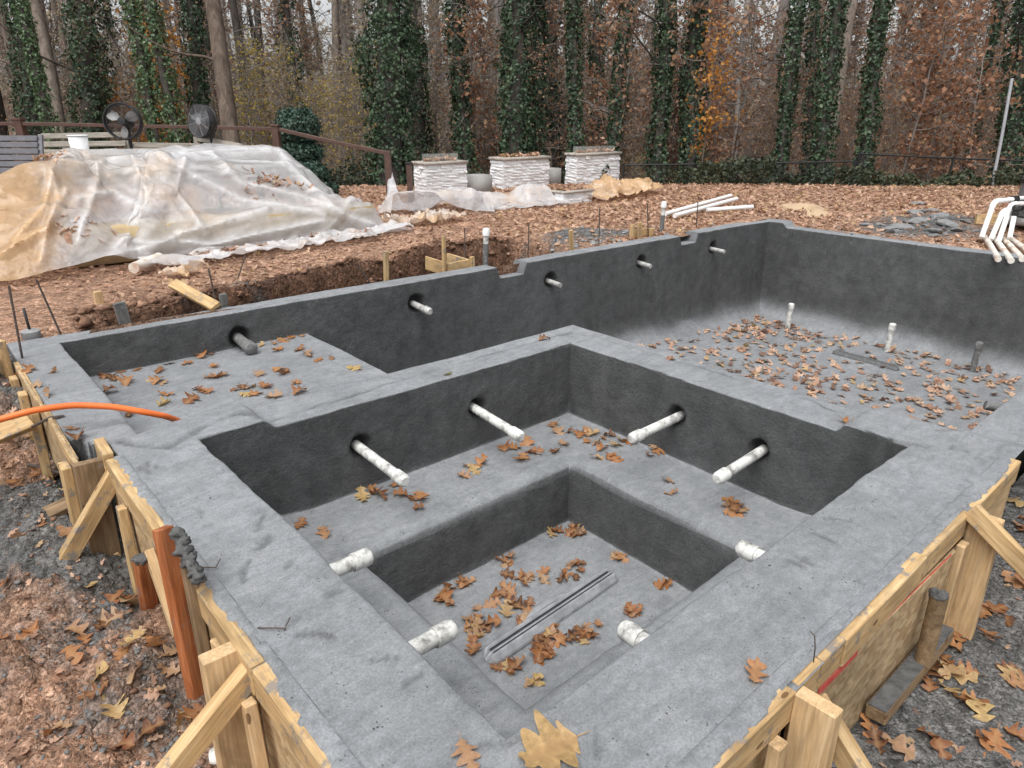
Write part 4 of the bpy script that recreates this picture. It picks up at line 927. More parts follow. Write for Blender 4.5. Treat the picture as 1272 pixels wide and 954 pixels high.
# ================================================================== STONE PLANTERS
STONES = []
for i in range(10):
    bm = bmesh.new(); bmesh.ops.create_cube(bm, size=1); bmesh.ops.subdivide_edges(bm, edges=bm.edges, cuts=1, use_grid_fill=True)
    for v in bm.verts:
        v.co += Vector((float(rng.normal(0, .006)), 0, float(rng.normal(0, .015))))
        if v.co.y < -.3: v.co.y += float(rng.uniform(-.22, .18))
    me = bpy.data.meshes.new('stone'); bm.to_mesh(me); bm.free(); me.materials.append(STONE); STONES.append(me)
def planter(name, label, x0, x1, y0, y1, z0, z1, rows, glass=False, group='white ledge stone fire columns', cap=.05):
    t = thing(name, label, 'planter', ((x0+x1)/2, (y0+y1)/2, z0), group); o_ = Vector(t['_org'])
    b = MB(); b.box((x0+.03, y0+.03, z0-.1), (x1-.03, y1-.03, z1-cap)); b.build('core', STONE, t)
    hh = (z1-cap-z0)/rows
    for r in range(rows):
        z = z0+hh*(r+.5)
        for side in (0, 1):
            s = (x0 if side == 0 else y0)-.0; e = (x1 if side == 0 else y1)
            while s < e-.03:
                ln = min(rng.uniform(.11, .30), e-s); 
                if e-s-ln < .05: ln = e-s
                o = bpy.data.objects.new('stone', STONES[rng.integers(10)]); COL.objects.link(o); o.parent = t
                dep = .05
                if side == 0: o.location = Vector((s+ln/2, y0+.025+rng.normal(0, .007), z))-o_
                else: o.location = Vector((x0+.025+rng.normal(0, .006), s+ln/2, z))-o_; o.rotation_euler = (0, 0, -math.pi/2)
                o.scale = (ln*.985, dep, hh*.95); s += ln
    b = MB(); n = 24; ov = .022
    for (a, c, d_, e) in ((x0-ov, y0-ov, x1+ov, y0+.06), (x0-ov, y1-.06, x1+ov, y1+ov), (x0-ov, y0+.061, x0+.10, y1-.061), (x1-.10, y0+.061, x1+ov, y1-.061)): b.box((a, c, z1-cap+.002), (d_, e, z1))
    b.build('cap', CAPST, t)
    b = MB(); b.box((x0+.05, y0+.05, z1-cap-.05), (x1-.05, y1-.05, z1-cap*.5)); b.build('burner_bed', RUBB, t)
    if glass:
        for q in ((x0+.13, y0+.06, x1-.13, y0+.068), (x0+.13, y1-.068, x1-.13, y1-.06), (x0+.122, y0+.07, x0+.13, y1-.07), (x1-.13, y0+.07, x1-.122, y1-.07)):
            b = MB(); b.box((q[0], q[1], z1-.02), (q[2], q[3], z1+.11)); b.build('glass_guard', GLASS, t)
    return t
PLANTS = [(5.74, 6.55, 8.56, 8.90, -.10, .50), (7.40, 8.50, 8.62, 8.98, -.14, .51), (9.10, 10.32, 8.50, 8.80, -.14, .54)]
planter('stone_planter', 'white ledge stone fire column with leaves behind its glass guard, beside the rail posts', *PLANTS[0], 11, True)
planter('stone_planter', 'white ledge stone fire column without glass, middle one of three', *PLANTS[1], 12, False)
planter('stone_planter', 'white ledge stone fire column with glass guard, rightmost, above the low stone planter', *PLANTS[2], 12, True)
planter('low_planter', 'low white stone planter full of brown leaves, half under the plastic', 6.98, 7.62, 6.74, 7.2, -.12, .13, 4, False, None, .035)
t = tag(link('block', mesh_np('block', *(lambda b: (np.concatenate(b.V), [np.concatenate(p) for p in b.P.values()]))((lambda b: (b.box((-.20, -.16, 0), (.20, .16, .37)), b)[1])(MB())), BLOCK)), 'plain grey concrete block between the first and middle stone columns', 'block'); t.location = (6.92, 8.75, -.12)
t2 = t.copy(); COL.objects.link(t2); t2.location = (8.78, 8.95, -.10); t2['label'] = 'plain grey concrete block between the middle and rightmost stone columns'
# ================================================================== DECK RAIL, LUMBER
rl = thing('railing', 'brown metal deck railing with a sloping end section behind the plastic heap', 'railing', (3., 8.5, -.2))
def beam(nm, p0, p1, w_, h_, par, mat=BROWNM): board(nm, p0, p1, w_, h_, (0, 0, 1), mat, par, bev=.004)
A0 = at(-40, 152.5, D=10.5); A1 = at(342, 160, D=10.5); A2 = at(480, 190.5, D=9.9); zc = lambda p, dz: np.array([p[0], p[1], p[2]+dz])
beam('top_rail', A0, A1, .06, .05, rl); beam('top_rail', A1, A2, .06, .05, rl)
for px, py, D_, w_ in ((24, 150, 10.5, .11), (342, 158, 10.48, .10)):
    p = at(px, py, D=D_); board('post', zc(p, .01), (p[0], p[1], -.4), w_, w_, (1, 1, 0), BROWNM, rl); 
    board('post_cap', zc(p, .012), zc(p, .04), w_*1.25, w_*1.25, (1, 1, 0), BROWNM, rl)
p = at(481, 190, D=9.85); board('post', zc(p, .03), (p[0], p[1], -.3), .085, .085, (1, 1, 0), BROWNM, rl)
p = at(508, 204, D=10.1); t = thing('post', 'short brown metal post with flat black cap beside the first stone column', 'post', (p[0], p[1], -.2))
board('shaft', zc(p, 0), (p[0], p[1], -.3), .075, .075, (1, 1, 0), BROWNM, t); board('post_cap', zc(p, .001), zc(p, .03), .095, .095, (1, 1, 0), BLACKM, t)
a = at(425, 268, D=9.3); c = at(497, 262, D=9.9); board('beam', a, c, .14, .06, (0, 0, 1), PINE, None, 'pale yellow lumber beam lying at the foot of the rail posts', 'beam')
# ================================================================== OUTDOOR SEATS
bt = thing('slat_bench', 'dark grey slatted bench back at the left edge of the photo', 'bench', at(20, 235, D=8.3)*np.array([1, 1, 0]))
n = 8
for i in range(n):
    t_ = i/(n-1); y = 172+t_*56; a = at(-50, y-1, D=8.3-.12*t_); c = at(46+5*t_*1.0, y, D=8.1-.12*t_); board('slat', a, c, .062, .02, (-.66, -.7, .3), SLATM, bt)
for px in (-20, 50): board('frame_leg', at(px, 168, D=8.14), at(px+4, 236, D=8.0), .05, .03, (-.66, -.7, .3), SLATM, bt)
a = at(-50, 232, D=8.0); c = at(52, 231, D=7.85); board('seat_frame', a, c, .06, .05, (0, 0, 1), SLATM, bt)
for px in (-25, 3, 48): p = at(px, 232, D=7.95); board('leg', p, (p[0], p[1], -.1), .05, .05, (1, 0, 0), BLACKM, bt)
def sofa(label, x0, x1, yt, yr, yb, D0, D1):
    s_ = thing('garden_sofa', label, 'sofa', at((x0+x1)/2, 210, D=(D0+D1)/2)*np.array([1, 1, 0]))
    for y in yr: board('back_rail', at(x0, y[0], D=D0), at(x1, y[1], D=D1), .065, .03, (-.66, -.7, .2), TEAK, s_)
    for px, y, D_ in ((x0, yr[0][0], D0), (x1, yr[0][1], D1)): p = at(px, y, D=D_); board('corner_post', zc(p, .02), (p[0], p[1], -.06), .06, .05, (-.66, -.7, 0), TEAK, s_)
sofa('pale wooden sofa frame standing between slat bench and first fan', 52, 156, 0, ((169, 167), (179, 178), (189, 188)), 0, 8.8, 9.0)
sofa('pale wooden sofa frame low behind the heap, between the two fans', 164, 243, 0, ((180, 181), (187, 188)), 0, 9.2, 9.3)
sofa('pale wooden sofa frame slanting down to the right under the second fan', 244, 299, 0, ((172, 181), (181, 190)), 0, 9.3, 9.0)
c = at(101, 192, D=8.2); t = thing('bin', 'white tapered plastic bin standing behind the left end of the heap', 'bin', (c[0], c[1], .0))
b = MB(); zt_ = at(101, 168, D=8.2)[2]; b.lathe((c[0], c[1], .4), (0, 0, 1), [(0, .06), (.0, .075), (zt_-.4, .105)], 16); b.build('tub', WHITE, t)
b = MB(); ring = [np.array([c[0]+.106*math.cos(q), c[1]+.106*math.sin(q), zt_]) for q in np.linspace(0, 2*math.pi, 25)]; b.tube(ring, .007, 6, False); b.build('lip', WHITE, t)
# ================================================================== FANS
def fan(px, py, D_, R_, label, turn, tilt, blades_dark):
    c = at(px, py, D=D_); t = thing('pedestal_fan', label, 'fan', (c[0], c[1], -.05))
    n_ = -fw.copy(); n_[2] = tilt; a_ = math.atan2(n_[1], n_[0])+turn; n_ = np.array([math.cos(a_), math.sin(a_), tilt]); n_ /= np.linalg.norm(n_)
    e1 = np.cross([0, 0, 1.], n_); e1 /= np.linalg.norm(e1); e2 = np.cross(n_, e1)
    ring = lambda r, off, k=40: [c+n_*off+r*(math.cos(q)*e1+math.sin(q)*e2) for q in np.linspace(0, 2*math.pi, k+1)]
    b = MB(); dp = .055; rows = 10
    hoop = [ring(R_, -dp*.6), ring(R_*1.04, -dp*.3), ring(R_*1.04, dp*.3), ring(R_, dp*.6)]; b.grid(np.array(hoop)); b.grid(np.array(hoop)*1.0+0*.0); b.P = {k_: v[:1] for k_, v in b.P.items()}; b.V = b.V[:1]; b.A = b.A[:1]; b.n = len(b.V[0])
    b.tube(ring(R_, dp), .008, 6, False); b.tube(ring(R_, -dp), .008, 6, False); b.build('hoop', BLACKM, t, True)
    for sgn, nm in ((1, 'front_guard'), (-1, 'rear_guard')):
        b = MB()
        for r in np.linspace(.22, .95, 12): b.tube(ring(R_*r, sgn*dp*(1.15-.1*r), 28), .0016, 4, False)
        for q in range(8 if blades_dark else 4):
            th = q/(8 if blades_dark else 4)*2*math.pi+.3; d = math.cos(th)*e1+math.sin(th)*e2
            b.tube([c+n_*sgn*dp*1.12+d*R_*.12, c+n_*sgn*dp+d*R_], .0034 if blades_dark else .002, 4, False)
        b.build(nm, GREYM if (blades_dark and sgn == 1) else BLACKM, t)
    b = MB(); b.lathe(c-n_*dp*.4, n_, [(0, .03), (.01, .05), (.06, .05), (dp*1.55, .045), (dp*1.6, .02)], 16); b.build('hub', BLACKM if not blades_dark else GREYM, t, True)
    b = MB(); b.lathe(c-n_*(dp+.16), n_, [(0, .03), (.02, .065), (.13, .065), (.16, .04)], 16); b.build('motor', BLACKM, t, True)
    for q in range(3):
        Gd = np.zeros((8, 6, 3))
        for i in range(8):
            for j in range(6):
                r = R_*(.22+.66*i/7); wd = .28+.42*math.sin(i/7*math.pi*.8+.3); th = q*2.094+.5+(j/5-.5)*wd*1.5*(1-.25*i/7); Gd[i, j] = c+r*(math.cos(th)*e1+math.sin(th)*e2)+n_*((j/5-.5)*.07)
        b = MB(); b.grid(Gd); b.grid(Gd[:, ::-1]+n_*-.003); b.build('blade', SLATM if blades_dark else FANB, t, True)
    pb = c-n_*(dp+.06); b = MB(); b.tube([pb+np.array([0, 0, -.05]), (pb[0], pb[1], -.03)], .022, 10); b.build('pole', BLACKM, t)
    b = MB(); b.lathe((pb[0], pb[1], -.07), (0, 0, 1), [(0, .25), (.02, .25), (.04, .05), (.06, .03)], 20); b.build('base', BLACKM, t, True)
fan(153, 151, 8.6, .21, 'black pedestal fan with pale blades showing, left of the two', .15, .12, False)
fan(251, 151, 9.0, .20, 'black pedestal fan with dense grey guard, right of the two, before a bare trunk', -.45, .10, True)
# ================================================================== CHAIN LINK FENCE
def fence(label, p0, p1, posts, top0, top1):
    t = thing('chain_link_fence', label, 'fence', ((p0[0]+p1[0])/2, (p0[1]+p1[1])/2, -.9))
    b = MB(); b.tube([(p0[0], p0[1], top0), ((p0[0]+p1[0])/2, (p0[1]+p1[1])/2, (top0+top1)/2-.01), (p1[0], p1[1], top1)], .016, 8); b.build('top_rail', BLACKM, t, True)
    d = np.array(p1[:2])-np.array(p0[:2]); Ln = np.linalg.norm(d); d /= Ln
    for s_, lean in posts:
        q = np.array(p0[:2])+d*Ln*s_; zt_ = top0+(top1-top0)*s_; b = MB(); b.tube([(q[0], q[1], -1.0), (q[0]+lean*d[0], q[1]+lean*d[1], zt_+.03)], .024, 8); b.build('post', BLACKM, t, True)
    b = MB(); ps = .075; H_ = 1.25
    for s_ in np.arange(-H_, Ln, ps):
        for sg in (1, -1):
            a0_, a1_ = (s_, s_+H_) if sg > 0 else (s_+H_, s_)
            lo, hi = np.array([a0_, -H_]), np.array([a1_, 0.])
            for e_ in (0,):
                pts = [lo+(hi-lo)*f for f in (0, 1)]
            # clip to the run of the fence
            f0, f1 = 0., 1.; dx = hi[0]-lo[0]
            for bound, sign in ((0., 1), (Ln, -1)):
                va, vb = (lo[0]-bound)*sign, (hi[0]-bound)*sign
                if va < 0 and vb < 0: f0 = 2
                elif va < 0: f0 = max(f0, va/(va-vb))
                elif vb < 0: f1 = min(f1, va/(va-vb))
            if f0 >= f1: continue
            P_ = [lo+(hi-lo)*f for f in (f0, f1)]
            b.tube([(p0[0]+d[0]*q[0], p0[1]+d[1]*q[0], q[1]+top0+(top1-top0)*q[0]/Ln) for q in P_], .0022, 3, False)
    o = b.build('wire_mesh', BLACKM, t); o['kind'] = 'stuff'
f0, f1, f2, f3 = at(775, 205, D=13.6), at(1064, 200.5, D=13.6), at(1068, 191, D=13.6), at(1330, 202, D=13.4)
fence('black chain link fence, lower left section behind the leafy ground', f0, f1, [(.0, 0), (.50, -.02), (.985, .05)], f0[2], f1[2])
fence('black chain link fence, right section from the leaning ivy trunk to the grey pole', f2, f3, [(.0, 0), (.43, .08), (.8, 0), (1, 0)], f2[2], f3[2])
# ================================================================== PUMP CORNER
p0 = at(1231, 246, D=12.6); p1 = at(1257, 98, D=12.6); rod('conduit_pole', [p0-np.array([0, 0, .5]), (p0+p1)/2, p1], .028, GREYM, 'tall thin grey conduit pole leaning right beside the pump equipment', 'pole', n=10)
fl = thing('pool_filter', 'grey round pool filter tank with a black clamp band at the right edge', 'filter tank', at(1290, 262, z=.0))
c = at(1288, 268, D=8.5); b = MB(); zz = c[2]; b.lathe((c[0], c[1], zz-.02), (0, 0, 1), [(0, .20), (.02, .24), (.36, .245), (.40, .245)], 28); b.build('lower_tank', TANK, fl, True)
b = MB(); b.lathe((c[0], c[1], zz+.381), (0, 0, 1), [(0, .26), (.045, .26)], 28); b.build('clamp_band', BLACKM, fl, True)
b = MB(); b.lathe((c[0], c[1], zz+.428), (0, 0, 1), [(0, .24), (.15, .235), (.24, .19), (.29, .10), (.30, .02)], 28); b.build('upper_tank', TANK, fl, True)
b = MB(); b.box((c[0]-.3, c[1]-.3, zz-.10), (c[0]+.3, c[1]+.3, zz-.022)); b.build('pad', BLOCK, fl)
def elbow(p, up_, q, r, label, union=True):
    """pipe rising from the ground, round elbow, run into the tank with a black union"""
    t = thing('plumbing_pipe', label, 'pipe', p, 'white plumbing pipes at the pump')
    p, up_, q = map(np.array, (p, up_, q)); d1 = (up_-p)/np.linalg.norm(up_-p); d2 = (q-up_)/np.linalg.norm(q-up_); e = .075
    arc = [up_-d1*e*(1-s_)+d2*e*s_*0 + (d2*e*s_ if True else 0) - d1*0 for s_ in (0, 1)]
    arcp = [(1-s_)**2*(up_-d1*e)+2*s_*(1-s_)*up_+s_**2*(up_+d2*e) for s_ in np.linspace(0, 1, 9)]
    b = MB(); b.tube([p-d1*.1, up_-d1*e*1.0], r, 14); b.build('riser', PVCC, t, True)
    b = MB(); b.tube([up_-d1*(e+.03)]+arcp+[up_+d2*(e+.03)], r*1.17, 14); b.build('elbow', PVCC, t, True)
    b = MB(); b.tube([up_+d2*e, q], r, 14); b.build('run', PVCC, t, True)
    if union: b = MB(); m_ = up_+d2*(np.linalg.norm(q-up_)*.62); b.lathe(m_-d2*.04, d2, [(0, r*1.1), (.005, r*1.5), (.03, r*1.5), (.032, r*1.25), (.05, r*1.25), (.052, r*1.5), (.08, r*1.5), (.085, r*1.1)], 14); b.build('union', BLACKM, t, True)
D_ = 8.15
for a, k, q, lb in (((1222, 287), (1235, 250), (1275, 246), 'white elbowed pipe at the pump, leftmost and tallest'), ((1234, 290), (1246, 262), (1278, 256), 'white elbowed pipe at the pump, second from the left, lower elbow'),
                    ((1243, 292), (1256, 254), (1282, 252), 'white elbowed pipe at the pump, third from the left')):
    elbow(at(*a, D=D_-.12), at(*k, D=D_), at(*q, D=D_+.2), .028, lb)
a = at(1254, 296, D=D_-.2); k_ = at(1260, 268, D=D_-.1); t = thing('plumbing_pipe', 'short white riser pipe at the pump with a black valve on top, rightmost', 'pipe', a)
b = MB(); b.tube([a, k_], .026, 12); b.build('riser', PVCC, t, True); b = MB(); b.lathe(k_, (0, 0, 1), [(0, .036), (.03, .04), (.06, .03), (.065, .045), (.10, .045), (.12, .03)], 12); b.build('valve', BLACKM, t, True)
for i, (a, c) in enumerate((((1220, 290), (1240, 322)), ((1232, 292), (1256, 324)), ((1243, 294), (1270, 322)), ((1256, 297), (1290, 324)))):
    p0 = at(*a, z=-.13); p1 = at(*c, z=-.11); b = MB(); b.tube([p0, (p0+p1)/2+np.array([0, 0, .01]), p1], .03, 12)
    tag(b.build('buried_pipe', PVCD, None, True), 'muddy white pipe lying in the dirt below the pump, ' + ('leftmost of four', 'second from the left', 'third from the left', 'rightmost of four')[i], 'pipe')
a = at(1212, 272, D=8.75); c = at(1300, 277, D=8.6); board('beam', a, c, .13, .06, (0, -1, .1), PINE, None, 'pale lumber beam lying behind the white pump pipes', 'beam')
for a, c, lb in (((826, 266), (908, 243), 'long white pipe lying on the leaves, farthest of three'), ((838, 268), (915, 247), 'long white pipe lying on the leaves, middle of three'), ((878, 261), (935, 257), 'short white pipe lying on the leaves apart from two long ones')):
    p0 = at(*a, z=.0); p1 = at(*c, z=.03); b = MB(); b.tube([p0, (p0+p1)/2, p1], .03, 10); tag(b.build('loose_pipe', PVCC, None, True), lb, 'pipe')
# sand mound
c = at(998, 258, z=-.02); n = 28; Gd = np.zeros((n, n, 3))
for i in range(n):
    for j in range(n):
        r = i/(n-1); th = j/(n-1)*2*math.pi; rr = .44*r; Gd[i, j] = (c[0]+rr*math.cos(th)*.9, c[1]+rr*math.sin(th)*1.1, 0)
xy = Gd[..., :2]; Gd[..., 2] = gfast(Gd[..., 0], Gd[..., 1])-.03+.11*(1-(np.arange(n)/(n-1))[:, None]**1.6)+.02*noise(Gd, 8, 401)
b = MB(); b.grid(Gd); tag(b.build('sand_mound', SAND, None, True), 'small tan mound of sand among the leaves beyond the far pool corner', 'mound')
# broken concrete
CH = []
for i in range(5):
    bm = bmesh.new(); bmesh.ops.create_icosphere(bm, subdivisions=2, radius=1)
    for v in bm.verts: v.co *= 1+.45*float(noise(np.array(v.co[:])+i*7, 1.3, 411)); v.co.z *= .32
    me = bpy.data.meshes.new('concrete_chunk'); bm.to_mesh(me); bm.free(); me.materials.append(RUBB); CH.append(me)
for i in range(46):
    x = 9.2+rng.normal(0, .75); y = 2.45+rng.normal(0, .5); s_ = .035+.12*rng.random()**2
    if x < 8.25: continue
    o = link('concrete_chunk', CH[i % 5], None, (x, y, gz(x, y)+s_*.10)); o.rotation_euler = (rng.normal(0, .2), rng.normal(0, .2), rng.uniform(0, 6)); o.scale = (s_, s_*rng.uniform(.6, 1), s_)
    tag(o, ('bigger' if s_ > .08 else 'small')+' flat grey slab of broken concrete on the leafy ground beyond the far wall', 'rubble', ('bigger' if s_ > .08 else 'small')+' broken concrete beyond the far wall')

# ================================================================== TREES
def leaves(C, Nrm, size, r_, fold=.25):
    """one folded leaf (two triangles sharing the midrib) per point"""
    n = len(C); Nrm = Nrm/(np.linalg.norm(Nrm, axis=1, keepdims=True)+1e-9)
    a = np.cross(Nrm, r_.normal(0, 1, (n, 3))); a /= np.linalg.norm(a, axis=1, keepdims=True)+1e-9; b_ = np.cross(Nrm, a)
    s_ = (size*r_.uniform(.6, 1.25, n))[:, None]
    V = np.stack([C-a*s_*.5, C+b_*s_*.38+Nrm*s_*fold, C+a*s_*.55, C-b_*s_*.38+Nrm*s_*fold], 1).reshape(-1, 3)
    k_ = np.arange(n)*4; return V, np.concatenate([np.stack([k_, k_+1, k_+2], 1), np.stack([k_, k_+2, k_+3], 1)])
def leaf_mesh(name, C, Nrm, size, mat, seed, shade=None, fold=.25, org=(0, 0, 0)):
    r_ = np.random.default_rng(seed); V, T = leaves(C, Nrm, size, r_, fold)
    sh = np.clip(shade if shade is not None else r_.beta(2, 2.2, len(C)), 0, 1)
    return mesh_np(name, V-np.array(org), [T], mat, False, {'shade': np.repeat(sh, 4)})
def trunk_pts(p0, p1, top, bend, seed, n=14):
    p0 = np.array(p0); p1 = np.array(p1); d = (p1-p0)/(p1-p0)[2]; t_ = np.linspace(0, 1, n); z = p0[2]+t_*(top-p0[2])
    P = p0+d*(z-p0[2])[:, None]; k_ = noise(xyz(z*.35, seed*3.3), 1, seed); k2 = noise(xyz(z*.35, seed*7.7), 1, seed+1)
    P[:, 0] += bend*k_; P[:, 1] += bend*k2; return P
tree_n = [0]
def tree(label, bx_, by_, tx_, ty_, D, wpx, kind='ivy', top=9., cover=None, group=None, leafmat=None, flare=1.0, ivy_top=99, dens=1.0, barkm=None, zbase=None, limbs=3, shag=.62):
    """trunk whose axis passes the two given places at distance D; wpx is its width in the photo"""
    tree_n[0] += 1; sd_ = tree_n[0]*13+5; r_ = np.random.default_rng(sd_)
    p1 = at(tx_, ty_, D=D); p0 = at(bx_, by_, D=D); zb = gz(p0[0], p0[1])-.15 if zbase is None else zbase
    d = (p1-p0)/(p1[2]-p0[2]); p0 = p0+d*(zb-p0[2]); P = trunk_pts(p0, p1, top, .10, sd_)
    R = wpx*.94*D/F/2; rt0 = R*(.48 if kind == 'ivy' else 1.0)
    t = thing('ivy_tree' if kind == 'ivy' else 'bare_tree', label, 'tree', p0, group)
    tp = np.linspace(1.12, .72, len(P)); tp[0] = 1.35
    b = MB(); b.tube(P, rt0*tp, 12); b.build('trunk', barkm or (BARKD if kind == 'ivy' else BARK), t, True)
    # limbs
    for q in range(limbs):
        b = MB(); i = int(r_.integers(len(P)//3, len(P)-1)); th = r_.uniform(0, 2*math.pi); L_ = r_.uniform(.8, 2.2); q_ = P[i]; pts = [q_]
        dr = np.array([math.cos(th), math.sin(th), r_.uniform(.2, .8)])
        for s_ in range(6): dr = dr+r_.normal(0, .16, 3)+np.array([0, 0, .05]); pts.append(pts[-1]+dr/np.linalg.norm(dr)*L_/6)
        b.tube(pts, np.linspace(rt0*.22, .006, 7), 5, False)
        for w_ in range(3):
            j = int(r_.integers(2, 6)); d2 = r_.normal(0, 1, 3); d2[2] = abs(d2[2])*.7; d2 /= np.linalg.norm(d2); b.tube([pts[j], pts[j]+d2*.35, pts[j]+d2*.65+r_.normal(0, .08, 3)], [.012, .008, .003], 4, False)
        b.build('limb', barkm or (BARKD if kind == 'ivy' else BARK), t)
    if kind == 'ivy':
        vis_top = min(ivy_top, at(tx_, -30, D=D)[2]+.8)
        H = vis_top-zb; N_ = int(2*math.pi*R*H/(.0042)*1.25*dens*(16/D)**.6*1.5); lz = zb+H*r_.random(N_); th = r_.uniform(0, 2*math.pi, N_)
        t_ = (lz-P[0, 2])/(P[-1, 2]-P[0, 2])*(len(P)-1); i = np.clip(t_.astype(int), 0, len(P)-2); f = (t_-i)[:, None]; ax = P[i]*(1-f)+P[i+1]*f
        low_ = 1+(flare-1)*(1-sst(0, 1.8, lz-zb))
        q3 = np.stack([np.cos(th), np.sin(th), lz*.9], 1)
        cl = 1+shag*fbm(q3, 1.5, 2, sd_)+.34*noise(q3, 4.5, sd_+3)+.22*noise(xyz(lz*.9, sd_*1.7), 1, sd_+4)
        keep = (fbm(q3, 2.4, 2, sd_+9) > -.34) if cover is None else (noise(q3, 1.8, sd_+9) > cover)
        rad = R*low_*np.clip(cl, .45, 1.7)*np.clip(r_.normal(.92, .13, N_), .5, 1.2)
        out = np.stack([np.cos(th), np.sin(th), np.full(N_, .25)], 1)
        C = ax+out*np.array([1, 1, 0])*rad[:, None]; nr = out+r_.normal(0, .55, (N_, 3))
        sh = np.clip(.42+.26*fbm(q3, 3, 2, sd_+5)+r_.normal(0, .19, N_), 0, 1)
        me = leaf_mesh('ivy', C[keep], nr[keep], .085*(D/16)**.35, leafmat or IVY, sd_, sh[keep], org=p0); o = link('ivy', me, t)
    return t
G_I = 'ivy covered trees'
D0 = 15.5
# left group
tree('leaning slim trunk wrapped in pale ivy at the far left', 66, 165, 24, 0, 15, 19, leafmat=IVYL, shag=.5)
tree('dark ivy trunk at the far left, behind the slim pale ivy trunk', 44, 150, 22, 0, 18, 30)
tree('bare brown trunk leaning right between the left ivy trunks', 74, 150, 40, 0, 17, 15, 'bare')
tree('thick dark ivy tree directly above the left fan', 118, 150, 108, 0, 17, 44, shag=.6)
tree('pale ivy trunk above the left fan, left one of a leaning pair', 197, 175, 160, 0, 15.5, 20, leafmat=IVYL, flare=2.2)
tree('pale ivy trunk between the two fans, right one of a leaning pair', 222, 178, 190, 0, 15.5, 22, leafmat=IVYL, flare=2.4)
tree('dark ivy trunk just left of the bare brown trunk by the right fan', 252, 160, 237, 0, 17.5, 28)
tree('thick bare brown trunk standing right behind the right fan', 285, 172, 262, 0, 14.5, 21, 'bare', limbs=4, barkm=BARKB)
tree('thin dark bare trunk right of the thick brown one', 305, 130, 288, 0, 20, 11, 'bare', barkm=BARKD)
tree('thin dark bare trunk with forked limbs above the rounded evergreen', 326, 130, 318, 0, 24, 9, 'bare', barkm=BARKD)
tree('slim bare trunk with an ivy cap high above the rounded evergreen', 366, 120, 352, 0, 19, 26, dens=.7, cover=.1)
tree('small bare trunk between the evergreen and the biggest ivy tree', 424, 150, 417, 0, 23, 10, 'bare')
# centre
tree('biggest and widest ivy tree, above the end of the sloping rail', 484, 200, 482, 0, 14.5, 66, flare=1.15, shag=.55, dens=1.2)
tree('ragged ivy trunk right of the biggest ivy tree, half hidden', 528, 190, 516, 70, 17, 30, shag=.7, dens=.8, ivy_top=3.2)
tree('ivy tree above the first stone column, bushy below and thin on top', 574, 200, 568, 0, 15.5, 26, flare=1.9, shag=.6)
tree('broad double ivy trunk above the gap and middle stone column', 640, 198, 638, 0, 15, 40, shag=.45, dens=1.15)
tree('dark ivy trunk joined to the right of the broad double trunk', 663, 198, 668, 0, 15.6, 26, shag=.55)
tree('straight slim ivy trunk between the middle and right stone columns', 714, 195, 716, 0, 15, 19, shag=.48)
tree('ragged ivy trunk behind the slim one, left of the right stone column', 692, 195, 690, 0, 18, 22, shag=.6, cover=-.1)
tree('slim ivy trunk leaning right, rising behind the right stone column', 762, 190, 781, 0, 15, 19, shag=.48)
tree('half covered ivy trunk behind the right stone column', 738, 190, 744, 0, 19, 24, cover=0., shag=.6)
tree('ivy trunk with a bare brown stripe at the left end of the fence', 815, 225, 826, 0, 15, 27, cover=-.45)
tree('thick dark ivy tree with orange leaves in front, near the fence start', 857, 205, 866, 0, 15, 34, shag=.5)
# right
tree('thin bare leaning trunk in the pale gap right of the dark ivy tree', 891, 140, 910, 0, 22, 9, 'bare', barkm=BARKG)
tree('second thin bare leaning trunk in the pale gap', 908, 190, 928, 0, 19, 7, 'bare', barkm=BARKG)
tree('ivy trunk leaning right above the left fence section', 964, 205, 996, 0, 14.8, 21, shag=.48)
tree('dim ivy trunk between two leaning ivy trunks, farther back', 1000, 200, 1012, 0, 18, 15, shag=.55)
tree('ivy trunk leaning right with broad glossy leaves, above the fence middle', 1014, 225, 1042, 0, 14.2, 24, shag=.5, dens=.95)
tree('bare brown trunk leaning right behind the broad leaved ivy trunk', 1032, 180, 1060, 0, 19, 14, 'bare')
tree('ivy trunk leaning right at the joint of the two fence sections', 1068, 230, 1098, 0, 14, 24, shag=.48)
tree('slim ivy trunk leaning right between the fence joint and the pole', 1198, 225, 1243, 10, 16.5, 13, shag=.55)
tree('wide ivy trunk behind the grey conduit pole at the right edge', 1243, 235, 1283, 0, 15, 33, shag=.55)
